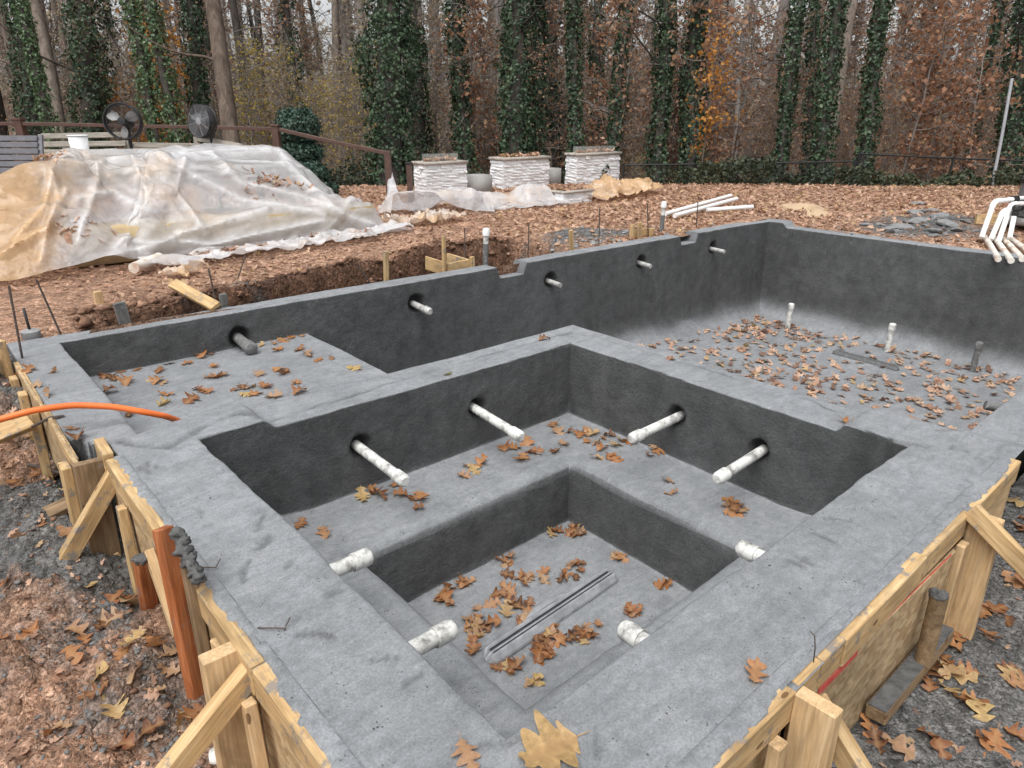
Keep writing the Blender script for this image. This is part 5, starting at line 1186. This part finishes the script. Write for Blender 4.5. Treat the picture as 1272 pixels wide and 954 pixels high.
# ------------------------------------------------ young trees with dry leaves: a few kinds, each copied
def sapling(mat, H, nb, nl, lsz, seed, spread, barkm, low=.15):
    r_ = np.random.default_rng(seed); b = MB(); C = []
    tr = np.cumsum(np.concatenate([[np.zeros(3)], np.stack([r_.normal(0, .05, 9)*H/9, r_.normal(0, .05, 9)*H/9, np.full(9, H/9)], 1)]), 0)
    b.tube(tr, np.linspace(.026, .006, 10)*H/5, 5, False); tw = MB()
    for q in range(nb):
        f = r_.uniform(low, .98)*9; i = min(int(f), 8); p = tr[i]+(tr[i+1]-tr[i])*(f-i); th = r_.uniform(0, 6.28); dr = np.array([math.cos(th), math.sin(th), r_.uniform(.0, .8)]); L_ = spread*r_.uniform(.4, 1.1)*(1.15-.6*f/9)
        pts = [p]
        for s_ in range(5): dr = dr/np.linalg.norm(dr)+r_.normal(0, .22, 3); pts.append(pts[-1]+dr/np.linalg.norm(dr)*L_/5)
        tw.tube(pts, np.linspace(.013, .004, 6)*H/5, 3, False)
        for s_ in range(3):
            j = int(r_.integers(1, 5)); d2 = r_.normal(0, 1, 3); d2 /= np.linalg.norm(d2); e_ = pts[j]+d2*L_*.35; tw.tube([pts[j], e_], [.005*H/5, .002*H/5], 3, False)
            for u_ in range(nl//nb//4+1): C.append(pts[j]+(e_-pts[j])*r_.random()+r_.normal(0, .08, 3))
        for u_ in range(nl//nb//2): j = r_.random()*4.99; C.append(np.array(pts[int(j)])*(1-j%1)+np.array(pts[int(j)+1])*(j%1)+r_.normal(0, .09, 3))
    C = np.array(C); nr = r_.normal(0, 1, C.shape); nr[:, 2] += .3
    f_ = lambda m: mesh_np('x', np.concatenate(m.V), [np.concatenate(p) for p in m.P.values()], barkm)
    return f_(b), f_(tw), leaf_mesh('leaves', C, nr, lsz, mat, seed)
KINDS = []
for (m, H, nb, nl, ls, sp_, bk, lb) in ((BROWNL, 5.5, 64, 700, .08, 1.5, BARKG, 'rust brown'), (BROWNL, 4.0, 56, 600, .075, 1.2, BARKG, 'rust brown'), (TANL, 4.6, 60, 620, .07, 1.3, BARKG, 'tan'),
                                  (TANL, 3.0, 50, 560, .06, 1.0, BARKG, 'tan'), (YELL, 3.4, 44, 330, .06, 1.0, BARKG, 'yellow'), (ORGL, 4.4, 30, 340, .10, 1.1, BARK, 'orange'), (GREYL, 6.0, 70, 520, .075, 1.6, BARKG, 'pale grey'), (RUSTL, 4.6, 34, 620, .10, 1.3, BARKG, 'bright rust')):
    KINDS.append((sapling(m, H, nb, nl, ls, len(KINDS)*3+70, sp_, bk), lb))
def put_sapling(kind, px, D, s_, label, group, dz=0.):
    (tr, tw, lf), lb = KINDS[kind]; p = at(px, 200, D=D); z = gz(p[0], p[1])-.05+dz
    t = thing('sapling', label, 'young tree', (p[0], p[1], z), group)
    for nm, me in (('trunk', tr), ('twigs', tw), ('leaves', lf)): link(nm, me, t)
    t.scale = (s_, s_, s_*rng.uniform(.9, 1.15)); t.rotation_euler = (rng.normal(0, .05), rng.normal(0, .05), rng.uniform(0, 6.28)); return t
GR = {0: 'rust brown young trees in the wood', 1: 'rust brown young trees in the wood', 2: 'tan young trees in the wood', 3: 'tan young trees in the wood', 4: 'yellow young trees in the wood', 5: 'orange young trees in the wood', 6: 'pale grey young trees in the wood'}
LB = {0: 'slender young tree with rust brown dry leaves, standing in the wood', 2: 'slender young tree with tan dry leaves in the wood', 4: 'slender young tree with yellow leaves on the left of the wood', 6: 'pale grey twiggy young tree far back in the wood'}
LB[1] = LB[0]; LB[3] = LB[2]
for (px, D, s_) in ((213, 17.5, 1.1), (226, 18, 1.0), (205, 19, 1.2)): put_sapling(5, px, D, s_, 'young tree with bright orange leaves between the pale ivy pair', 'orange young trees by the pale ivy pair')
put_sapling(5, 150, 18, .75, 'small tree with a few bright orange leaves above the left fan', None)
put_sapling(5, 870, 14.2, .78, 'small tree with orange leaves in front of the thick dark ivy tree', None)
for k_, n_, x0, x1, d0, d1, s0, s1 in ((0, 34, 540, 1300, 16.5, 27, .8, 1.3), (1, 34, 620, 1310, 15.5, 24, .7, 1.2), (2, 30, -60, 760, 17, 28, .8, 1.25), (3, 26, 300, 1250, 15.5, 21, .7, 1.1), (4, 13, 300, 470, 15.5, 20, .8, 1.2), (6, 34, -80, 1330, 24, 36, .9, 1.5), (0, 12, -60, 400, 19, 28, .8, 1.2)):
    for q in range(n_):
        px = x0+(x1-x0)*(q+rng.random())/n_; D = rng.uniform(d0, d1); wh = ' above the plastic heap' if px < 300 else ' above the sloping rail' if px < 500 else ' above the stone columns' if px < 790 else ' above the left fence section' if px < 1065 else ' above the right fence section'
        put_sapling(k_, px, D, rng.uniform(s0, s1), LB[k_].split(',')[0].replace(' in the wood', '').replace(' on the left of the wood', '')+wh, GR[k_]+wh)
for px, D, s_ in ((1120, 14.8, 1.1), (1165, 15.4, 1.15), (1140, 16, 1.2), (1210, 15, 1.1)): put_sapling(7, px, D, s_, 'young tree with bright rust leaves close behind the right fence section', 'bright rust young trees close behind the right fence')
put_sapling(7, 600, 16.2, 1.1, 'young tree with bright rust leaves between the first two stone columns', None); put_sapling(7, 742, 16.4, 1.15, 'young tree with bright rust leaves rising behind the right stone column', None)
put_sapling(7, 880, 15.8, 1.2, 'young tree with bright rust leaves at the pale gap right of the dark ivy tree', None)
put_sapling(4, 788, 14.6, .32, 'low yellow bush just right of the rightmost stone column', None)
# far bare trunks one can still tell apart
fm_ = []
for i in range(4):
    b = MB(); P = trunk_pts((0, 0, 0), (.2*(i-1.5), .1, 4), 15, .2, i+300); b.tube(P, np.linspace(.16, .09, len(P)), 7); me = mesh_np('trunk', np.concatenate(b.V), [np.concatenate(p) for p in b.P.values()], (BARKG, BARK, BARKD, BARKG)[i], True)
    b = MB(); r_ = np.random.default_rng(i)
    for q in range(26):
        j = r_.integers(3, 13); pts = [P[j]]; dr = r_.normal(0, 1, 3); dr[2] = abs(dr[2])
        for s_ in range(6): dr = dr/np.linalg.norm(dr)+r_.normal(0, .2, 3); pts.append(pts[-1]+dr*.33)
        b.tube(pts, np.linspace(.03, .005, 7), 3, False)
        for w_ in range(4): d2 = r_.normal(0, .5, 3); k2 = r_.integers(1, 6); b.tube([pts[k2], pts[k2]+d2, pts[k2]+d2*1.6+r_.normal(0, .1, 3)], [.012, .007, .003], 3, False)
    fm_.append((me, mesh_np('limb', np.concatenate(b.V), [np.concatenate(p) for p in b.P.values()], (BARKG, BARK, BARKD, BARKG)[i])))
for q in range(100):
    px = -80+1420*(q+rng.random())/100; D = rng.uniform(20, 46); p = at(px, 150, D=D); t = thing('bare_tree', 'bare grey brown trunk standing deep in the wood', 'tree', (p[0], p[1], gz(p[0], p[1])-.1), 'bare trunks deep in the wood')
    k_ = int(rng.integers(4)); link('trunk', fm_[k_][0], t); tag(link('branches', fm_[k_][1], t), kind='stuff'); s_ = rng.uniform(.6, 1.4); t.scale = (s_, s_, 1); t.rotation_euler = (rng.normal(0, .04), rng.normal(0, .04), rng.uniform(0, 6.28))
# far wood that reads as one mass
n_ = 42000; px = rng.uniform(-120, 1400, n_); D = rng.uniform(28, 62, n_); base = CAM+D[:, None]*(fw+rt*((px-636)/F)[:, None]-up*0)
C = np.stack([base[:, 0], base[:, 1], 0*px], 1); hgt = rng.random(n_)**1.25*(8.5-2.5*noise(xyz(px, 0), .012, 501)); C[:, 2] = gfast(C[:, 0], C[:, 1])+hgt
dn = noise(np.stack([C[:, 0], C[:, 1], C[:, 2]], 1), .35, 502); kp = dn > -.45+.75*sst(2.5, 7, hgt)
V, T = leaves(C[kp], rng.normal(0, 1, (kp.sum(), 3)), .30, rng, .3); me = mesh_np('distant_wood', V, [T], GREYL, False, {'shade': np.repeat(np.clip(.45+.4*noise(C[kp], .25, 503)+rng.normal(0, .2, kp.sum()), 0, 1), 4)})
tag(link('distant_wood', me), 'hazy brown mass of leaves and twigs filling the back of the wood', 'woods', None, 'stuff')
# evergreen undergrowth behind the fence and under the trees
n_ = 26000; px = rng.uniform(280, 1330, n_); D = 14.0+.9*(px < 835)+3.2*rng.random(n_)**1.3; base = CAM+D[:, None]*(fw+rt*((px-636)/F)[:, None]); C = np.stack([base[:, 0], base[:, 1], 0*px], 1)
hm = (.36+.30*noise(xyz(px, 0), .02, 511)+.2*noise(xyz(px, D*20), .05, 512))*(.35+.65*sst(300, 480, px)); C[:, 2] = gfast(C[:, 0], C[:, 1])+hm*rng.random(n_)**.7
kp = noise(C, 1.6, 513) > -.45; V, T = leaves(C[kp], rng.normal(0, 1, (kp.sum(), 3))+np.array([0, 0, .6]), .085, rng, .25)
me = mesh_np('undergrowth', V, [T], UNDER, False, {'shade': np.repeat(np.clip(.45+.3*noise(C[kp], .7, 514)+rng.normal(0, .2, kp.sum()), 0, 1), 4)})
tag(link('undergrowth', me), 'dark green tangle of undergrowth along the fence and under the trees', 'undergrowth', None, 'stuff')
# topiary evergreen: stacked rounded cushions on a stem
c = at(370, 200, D=11.2); t = thing('topiary_evergreen', 'rounded dark evergreen clipped into stacked balls behind the sloping rail', 'shrub', (c[0], c[1], -.3))
b = MB(); b.tube([(c[0], c[1], -.4), (c[0]+.03, c[1], .3), (c[0], c[1], .95)], [.05, .04, .025], 8); b.build('trunk', BARK, t, True)
for px, py, rx_, rz_ in ((370, 158, .34, .27), (372, 190, .36, .18), (384, 216, .30, .17), (398, 236, .26, .13), (360, 226, .22, .16)):
    q = at(px, py, D=11.2+rng.normal(0, .1)); n_ = 2600; d = rng.normal(0, 1, (n_, 3)); d /= np.linalg.norm(d, axis=1, keepdims=True); r = 1+.28*fbm(d*1.0, 2.4, 3, int(px))+.06*rng.normal(0, 1, n_)
    C = q+d*np.array([rx_, rx_, rz_])*(r*np.clip(rng.normal(.95, .09, n_), .5, 1.1))[:, None]
    link('foliage', leaf_mesh('foliage', C, d+rng.normal(0, .6, (n_, 3)), .055, EVERG, int(px), org=t['_org']), t)

# ================================================================== LEAVES ON THE GROUND
def oak(seed, nst=21, lobes=3.5, fine=True, lmin=.20, sp=1.3):
    """deeply lobed oak leaf, one unit long, curled; ribbon of quads either side of the midrib"""
    r_ = np.random.default_rng(seed); t_ = np.linspace(0, 1, nst); env = (np.sin(np.pi*np.clip(t_, 0, 1)**.75)**.6)*(.40+.08*r_.random())+.012
    ph = r_.uniform(.1, .5); cu = r_.uniform(-1.0, 1.5); cr = r_.uniform(-.3, 1.3); tw = r_.normal(0, .45); rows = []
    for side in (-1, 1):
        lob = lmin+(1-lmin)*np.abs(np.sin(np.pi*(t_*lobes+ph+side*.05)))**sp*(r_.uniform(.8, 1.05, nst) if lmin < .4 else 1); rows.append((env*lob, .13*(lob-.35)))
    V = []; vein = []; cols = ((-1, 0), (-.5, 0), (0, 0), (.5, 1), (1, 1)) if fine else ((-1, 0), (0, 0), (1, 1)); m = len(cols); c0 = m//2
    for i in range(nst):
        for f, side in cols:
            w_, swp = rows[side]; y = f*w_[i]; x = t_[i]+abs(f)*swp[i]*(0 < i < nst-1)
            z = cu*.64*(t_[i]-.5)**2+cr*abs(y)**1.6*.9+tw*y*(t_[i]-.5)*1.2+.03*math.sin(11*x+seed)*abs(f); V.append((x-.5, y, z)); vein.append(1 if f == 0 else (.45 if i % 5 == 2 else 0))
    V = np.array(V); q = [(i*m+j, i*m+j+1, (i+1)*m+j+1, (i+1)*m+j) for i in range(nst-1) for j in range(m-1)]
    n0 = len(V); V = np.concatenate([V, [(-.5, -.008, V[c0, 2]), (-.5, .008, V[c0, 2]), (-.75, .03, V[c0, 2]+.03), (-.75, .018, V[c0, 2]+.03)]]); vein += [1]*4; q.append((n0, n0+1, n0+2, n0+3))
    V[:, 2] -= V[:, 2].min(); return V, np.array(q), np.array(vein, float)
OAKS = [oak(i*7+1, 21, 2.5+.5*(i % 3)) for i in range(12)]
OM = [mesh_np('oak_leaf', V, [q], LEAF, True, {'vein': v}) for V, q, v in OAKS]
SIMPLE = [(lambda o: (o[0], o[1]))(oak(i*11+3, 10, 2.5, False)) for i in range(8)]
def surf(x, y):
    if (-.29 < x < 2.45 and -.29 < y < 2.3) or (-.39 < x < 7.8 and -.08 < y < 3.98): return float(shell_z(x, y))
    return gz(x, y)
nleaf = [0]
def leaf(x, y, s_, label, group, z=None, tilt=.16, mesh_=None, yaw=None):
    nleaf[0] += 1; o = link('oak_leaf', mesh_ or OM[int(rng.integers(12))], None, (x, y, (surf(x, y) if z is None else z)+.004))
    o.rotation_euler = (rng.normal(0, tilt), rng.normal(0, tilt), rng.uniform(0, 6.28) if yaw is None else yaw); o.scale = (s_, s_*rng.uniform(.85, 1.15), s_*rng.uniform(.6, 1.2))
    return tag(o, label, 'leaf', group)
def lp(px, py, z, s_, label, group=None, **k_): p = at(px, py, z=z); return leaf(p[0], p[1], s_, label, group, **k_)
gold = OM[2].copy(); gold.materials.clear(); gold.materials.append(GOLD)
Vb, qb, vb = oak(78, 44, 3.0, True, .42, 1.0); gold = mesh_np('oak_leaf', Vb*np.array([1, 1.3, .8]), [qb], GOLD, True, {'vein': vb})
p = at(684, 934, z=0); d = at(740, 905, z=0)-p; leaf(p[0], p[1], .128, 'largest leaf, golden brown lobed oak leaf on the front corner of the rim', None, 0.0, .03, gold, math.atan2(-d[1], -d[0]))
lp(580, 941, 0, .075, 'small brown leaf on the front corner of the rim, left of the largest leaf', tilt=.1)
lp(938, 836, 0, .085, 'brown curled leaf lying alone on the right rim by the form post', tilt=.1)
yl = OM[5].copy(); yl.materials.clear(); yl.materials.append(YELL); lp(556, 465, -.045, .05, 'small yellow leaf on the dam between spa and pool', mesh_=yl)
lp(676, 422, -.045, .07, 'small dark brown leaf near the back corner of the dam'); lp(833, 447, -.045, .06, 'small brown leaf halfway along the right arm of the dam'); lp(1052, 523, -.03, .08, 'brown leaf lying by the right spillway notch')
lp(63, 521, -.05, .05, 'small yellow leaf on the rim beside the orange pipe', mesh_=yl); lp(905, 700, -.33, .09, 'brown leaf beside the capped pipe on the near right bench')
BN = 'brown oak leaf lying on the spa bench'; BG = 'leaves on the spa bench'
for px, py in ((450, 618), (462, 610), (470, 619), (498, 616), (510, 622), (520, 632), (491, 603), (373, 655), (403, 663), (523, 618), (589, 583), (576, 591), (580, 578), (598, 575), (628, 556), (640, 556), (655, 551), (662, 562), (648, 570), (688, 528), (692, 536), (700, 551), (690, 560), (706, 536), (668, 559), (720, 540), (728, 548), (735, 540), (742, 552), (750, 546), (757, 542), (765, 553), (730, 535), (748, 558), (775, 548), (783, 550), (812, 558), (806, 566), (820, 562), (742, 570), (756, 568), (764, 572), (832, 597), (834, 612), (908, 622), (914, 630), (918, 636), (905, 628), (912, 640)):
    lp(px, py, -.49, rng.uniform(.065, .11), (BN + (', left arm under the pipes' if px < 612 else ' in the drift at its back corner' if px < 790 and py < 580 else ', right arm by the pipes')), BG + (' left arm' if px < 612 else ' back corner' if px < 790 and py < 580 else ' right arm'), tilt=.3)
FN = 'brown oak leaf lying on the spa floor'; FG = 'leaves on the spa floor'
for cx0, cy0, n_, sx_, sy_ in ((710, 660, 20, 22, 8), (628, 695, 3, 8, 4), (710, 697, 4, 9, 5), (715, 718, 5, 14, 5), (772, 693, 5, 10, 5), (812, 708, 8, 12, 8), (825, 722, 5, 10, 5), (650, 720, 8, 26, 7), (565, 725, 6, 14, 5), (547, 745, 4, 8, 6), (622, 748, 6, 14, 12), (596, 772, 6, 14, 8), (585, 790, 6, 14, 8), (700, 790, 18, 24, 10), (680, 812, 8, 20, 7), (628, 830, 4, 16, 4), (660, 847, 2, 6, 3), (785, 760, 5, 10, 6), (655, 770, 4, 8, 14)):
    for q in range(n_):
        P = at(cx0+rng.normal(0, sx_*.7), cy0+rng.normal(0, sy_*.7), z=-.83)
        if .47 < P[0] < 1.61 and .44 < P[1] < 1.37: leaf(P[0], P[1], rng.uniform(.06, .105), *((lambda w_: (FN+w_, FG+w_))(' in the pile at the back corner' if (cx0, cy0) == (710, 660) else ' along the right well wall' if cx0 > 760 and cy0 < 730 else ' in front of the channel drain' if (cx0 > 590 and cy0 > 785) or cx0 == 785 else ' at the left, behind the channel drain' if cx0 < 660 else ' right of the middle, behind the channel drain')), tilt=.28)
SN = 'brown oak leaf lying on the shallow left ledge of the pool'; SG = 'leaves on the shallow ledge'
for px, py in ((138, 465), (150, 463), (142, 472), (132, 468), (128, 470), (158, 476), (137, 488), (170, 460), (198, 461), (196, 475), (202, 477), (190, 473), (266, 456), (262, 470), (270, 469), (276, 467), (252, 487), (258, 488), (246, 485), (205, 491), (238, 498), (204, 502), (312, 482), (305, 491), (318, 490), (340, 493), (352, 465), (346, 460), (323, 466), (302, 482), (290, 485), (330, 481), (368, 477), (382, 440), (372, 435), (325, 430), (340, 428), (352, 424), (362, 420), (345, 436), (290, 429), (275, 436), (262, 440), (250, 443), (235, 445), (210, 452), (233, 452), (385, 443), (395, 448), (160, 516), (372, 488), (412, 446), (440, 458), (300, 432), (315, 427), (375, 417), (330, 424)):
    P = at(px, py, z=-.289)
    if P[0] < 1.34 and P[1] < 3.78 and P[1] > 2.2 and P[0] > -.1: leaf(P[0], P[1], rng.uniform(.06, .12), *((lambda w_: (SN+w_, SG+w_))(' against the long wall' if P[1] > 3.45 else ' in its open middle')))
LN = 'dry brown oak leaf on the muddy left ground'; LG = 'leaves on the muddy ground on the left'
for px, py in ((16, 600), (22, 610), (28, 620), (52, 597), (60, 612), (68, 604), (70, 575), (55, 580), (38, 552), (48, 545), (60, 552), (40, 572), (20, 588), (120, 760), (150, 768), (163, 758), (165, 770), (40, 815), (45, 808), (100, 812), (112, 820), (140, 795), (142, 800), (35, 705), (90, 700), (115, 640), (125, 655), (180, 830), (190, 838), (200, 845), (215, 862), (228, 868), (175, 848), (165, 858), (180, 880), (200, 890), (235, 900), (225, 910), (140, 890), (130, 905), (150, 912), (70, 935), (85, 925), (20, 760), (5, 822), (100, 845), (55, 690), (105, 715), (128, 690), (245, 880), (215, 845), (190, 925), (160, 945), (98, 640), (85, 590), (90, 555), (10, 540), (5, 620)):
    P = at(px, py, z=-.47); leaf(P[0], P[1], rng.uniform(.06, .10), *((LN+', beyond the dark plank post', LG+' beyond the post') if py < 680 else (LN+', in front of the dark plank post', LG+' in front of the post')), tilt=.4)
RN = 'dry brown oak leaf lying on the dark ground right of the spa'; RG = 'leaves on the dark ground on the right'
for px, py in ((1190, 775), (1205, 768), (1215, 776), (1248, 785), (1228, 770), (1180, 800), (1175, 812), (1150, 838), (1160, 850), (1150, 862), (1178, 846), (1190, 852), (1175, 868), (1195, 842), (1168, 838), (1205, 884), (1210, 890), (1198, 880), (1085, 935), (1078, 920), (1112, 943), (1150, 928), (1160, 938), (1220, 932), (1230, 938), (1262, 925), (1250, 848), (1262, 858), (1245, 838), (1266, 740), (1255, 735), (1262, 665), (1270, 672), (1268, 655), (1255, 632), (1240, 690), (1190, 790), (1225, 800)):
    P = at(px, py, z=-.5); leaf(P[0], P[1], rng.uniform(.065, .11), RN, RG, tilt=.25)
PN = 'brown oak leaf lying on the floor of the big pool'; PG = 'leaves on the pool floor'
# pool floor: thick along the walls and round the upright pipes, thinner in the middle
cand = []
while len(cand) < 1000:
    x = rng.uniform(2.9, 7.75); y = rng.uniform(.0, 3.7); e = min(7.7-x, 3.75-y)
    w_ = .42+.9*math.exp(-((x-7.1)**2/.5+(y-3.2)**2/.3))+.55*math.exp(-(e/.25)**2)*(e > .08)+.3*noise(np.array([x, y, 0.]), 1.6, 601)
    if x < 4.4 and y > 3.0: w_ *= .3
    if e < .16 or rng.random() > w_: continue
    cand.append((x, y))
cand.sort(key=lambda q: (q[0]-CAM[0])**2+(q[1]-CAM[1])**2)
vis = []
for x, y in cand: vis.append((x, y))
big = [q for q in vis if q[0] > 3.6 or q[1] < 1.5]
nind = max(0, 296-nleaf[0]); step = max(1, len(big)//max(1, nind)); pick = set(big[:nind])
Vs, Qs, Ss = [], [], []; nv_ = 0
def stuff_leaf(x, y, z, s_, tilt=.3):
    global nv_
    V, q = SIMPLE[int(rng.integers(8))]; a = rng.uniform(0, 6.28); ca, sa = math.cos(a), math.sin(a); V = V*np.array([s_, s_, s_*rng.uniform(.5, 1.3)])
    tx_, ty_ = rng.normal(0, tilt, 2); V = np.stack([V[:, 0], V[:, 1], V[:, 2]+V[:, 0]*tx_+V[:, 1]*ty_], 1)
    V = np.stack([V[:, 0]*ca-V[:, 1]*sa+x, V[:, 0]*sa+V[:, 1]*ca+y, V[:, 2]+z-.0], 1); Vs.append(V); Qs.append(q+nv_); Ss.append(np.full(len(V), rng.random())); nv_ += len(V)
for q in cand:
    if q in pick: leaf(q[0], q[1], rng.uniform(.06, .105), PN, PG, tilt=.3)
    else: stuff_leaf(q[0], q[1], float(shell_z(q[0], q[1]))+.012, rng.uniform(.06, .105))
def flush(name, label):
    global Vs, Qs, Ss, nv_
    me = mesh_np(name, np.concatenate(Vs), [np.concatenate(Qs)], LITTER, False, {'shade': np.concatenate(Ss)}); Vs, Qs, Ss, nv_ = [], [], [], 0
    tag(link(name, me), label, 'leaf litter', None, 'stuff')
flush('pool_leaf_litter', 'scattered brown leaves covering the far floor of the big pool')
# litter over the upper yard
cnt = 0
while cnt < 19000:
    D = 5+9.5*rng.random()**.75; px = rng.uniform(-60, 1330); b_ = CAM+D*(fw+rt*(px-636)/F); x, y = b_[0], b_[1]
    if not (y > 4.05 or x > 8.05): continue
    if y < bank_y(np.array([x]))[0]+.05 and x < 4.2 and y > 3.9 and rng.random() < .8: continue
    dens = .35+.65*sst(2, 6, x)+.35*noise(np.array([x, y, 0.]), .8, 611)
    if math.hypot((x-9.3)/1.2, (y-2.45)/.75) < 1 and rng.random() < .8: continue
    if math.hypot((x-5.2)/.8, (y-4.5)/.25) < 1 and rng.random() < .8: continue
    if rng.random() > dens: continue
    stuff_leaf(x, y, gz(x, y)+.006, rng.uniform(.03, .078)*(.85+.3*(x > 5)), .35); cnt += 1
flush('leaf_litter', 'thick carpet of dry brown leaves over the upper yard beyond the pool')
for q in range(1100):
    x, y = (rng.uniform(-1.9, -.42), rng.uniform(.0, 3.8)) if rng.random() < .5 else (rng.uniform(.3, 4.5), rng.uniform(-2, -.4))
    stuff_leaf(x, y, gz(x, y)+.004, rng.uniform(.015, .045), .4)
for (x0, x1, y0, y1, z_) in [(p_[0]+.1, p_[1]-.1, p_[2]+.1, p_[3]-.1, p_[5]) for p_ in PLANTS]+[(7.02, 7.58, 6.78, 7.16, .12)]:
    for q in range(130): stuff_leaf(rng.uniform(x0, x1), rng.uniform(y0, y1), z_-.01+rng.uniform(0, .04), rng.uniform(.04, .09), .6)
for a, c, n_ in (((.4, 6.9, .78), (.55, 6.9, .78), 30), ((2.1, 6.55, .5), (2.85, 6.55, .45), 90), ((.3, 6.1, .3), (.6, 6.1, .3), 25), ((1.3, 5.9, .0), (3.3, 5.98, .0), 260)):
    for q in range(n_):
        f = rng.random(); P = np.array(a)+(np.array(c)-np.array(a))*f+rng.normal(0, .05, 3)*np.array([1, 1, 0]); zz = max(float(heap_support(P[:1], P[1:2])[0]), gz(P[0], P[1])); stuff_leaf(P[0], P[1], zz+.03, rng.uniform(.04, .08), .5)
flush('leaf_scraps', 'small scraps and drifts of dry leaves on the mud, planters and plastic')
# clods and crumbs of clay and cement
ICO = []
for i in range(6):
    bm = bmesh.new(); bmesh.ops.create_icosphere(bm, subdivisions=1, radius=1); V = np.array([v.co[:] for v in bm.verts]); V *= (1+.6*noise(V+i*5, 1.9, 621))[:, None]; ICO.append((V, np.array([[v.index for v in f.verts] for f in bm.faces]))); bm.free()
def clods(name, pts, mat, label):
    Vc, Tc = [], []; n0 = 0
    for x, y, s_ in pts:
        V, T = ICO[int(rng.integers(6))]; a = rng.uniform(0, 6.28); R_ = np.array([[math.cos(a), -math.sin(a), 0], [math.sin(a), math.cos(a), 0], [0, 0, 1]]); V = (V*np.array([1, rng.uniform(.6, 1), rng.uniform(.35, .7)])*s_)@R_.T+np.array([x, y, gz(x, y)+s_*.2]); Vc.append(V); Tc.append(T+n0); n0 += len(V)
    tag(link(name, mesh_np(name, np.concatenate(Vc), [np.concatenate(Tc)], mat, False)), label, 'rubble', None, 'stuff')
pt = [(rng.uniform(-1.9, -.36), rng.uniform(-.1, 3.7), .003+.011*rng.random()**4) for _ in range(2600)]+[(rng.uniform(0, 4.3), rng.uniform(4.05, 4.5), .006+.05*rng.random()**4) for _ in range(600)]+[(rng.uniform(0, 9), rng.uniform(4.4, 6.5), .005+.02*rng.random()**3) for _ in range(900)]
clods('clay_clods', pt, CLOD, 'reddish clay clods and crumbs scattered over the bare dirt')
pt = [(-.42-abs(rng.normal(0, .2)), rng.choice([rng.normal(1.0, .2), rng.normal(1.4, .25), rng.normal(2.3, .4)]), .002+.010*rng.random()**5) for _ in range(1500)]+[(rng.uniform(.6, 4.5), -.36-abs(rng.normal(0, .6)), .002+.010*rng.random()**5) for _ in range(2500)]
clods('cement_crumbs', pt, CRUMB, 'dark grey cement crumbs spilled along the forms')
LUMPS = []
for i in range(5):
    bm = bmesh.new(); bmesh.ops.create_icosphere(bm, subdivisions=3, radius=1); V = np.array([v.co[:] for v in bm.verts]); V *= (1+.5*noise(V+i*5, 1.6, 631)+.35*noise(V+i*3, 4.2, 632)+.2*noise(V+i, 9, 633))[:, None]; LUMPS.append((V, np.array([[v.index for v in f.verts] for f in bm.faces]))); bm.free()
SAVE = ICO; ICO = LUMPS*2
lb_ = []
for _ in range(170):
    x = rng.uniform(.1, 4.3); lb_.append((x, float(bank_y(np.array([x]))[0])+rng.normal(.02, .06), .010+.035*rng.random()**2))
clods('bank_lumps', lb_, CLOD, 'broken clay edge of the trench behind the long pool wall'); ICO = SAVE
pt = [(rng.normal(5.2, .8), 4.1+abs(rng.normal(.1, .25)), .006+.03*rng.random()**4) for _ in range(350)]+[(9.2+rng.normal(0, .7), 2.4+rng.normal(0, .5), .006+.025*rng.random()**3) for _ in range(350)]
clods('cement_gravel', pt, RUBB, 'pale grey cement gravel on the dirt behind the pool walls')
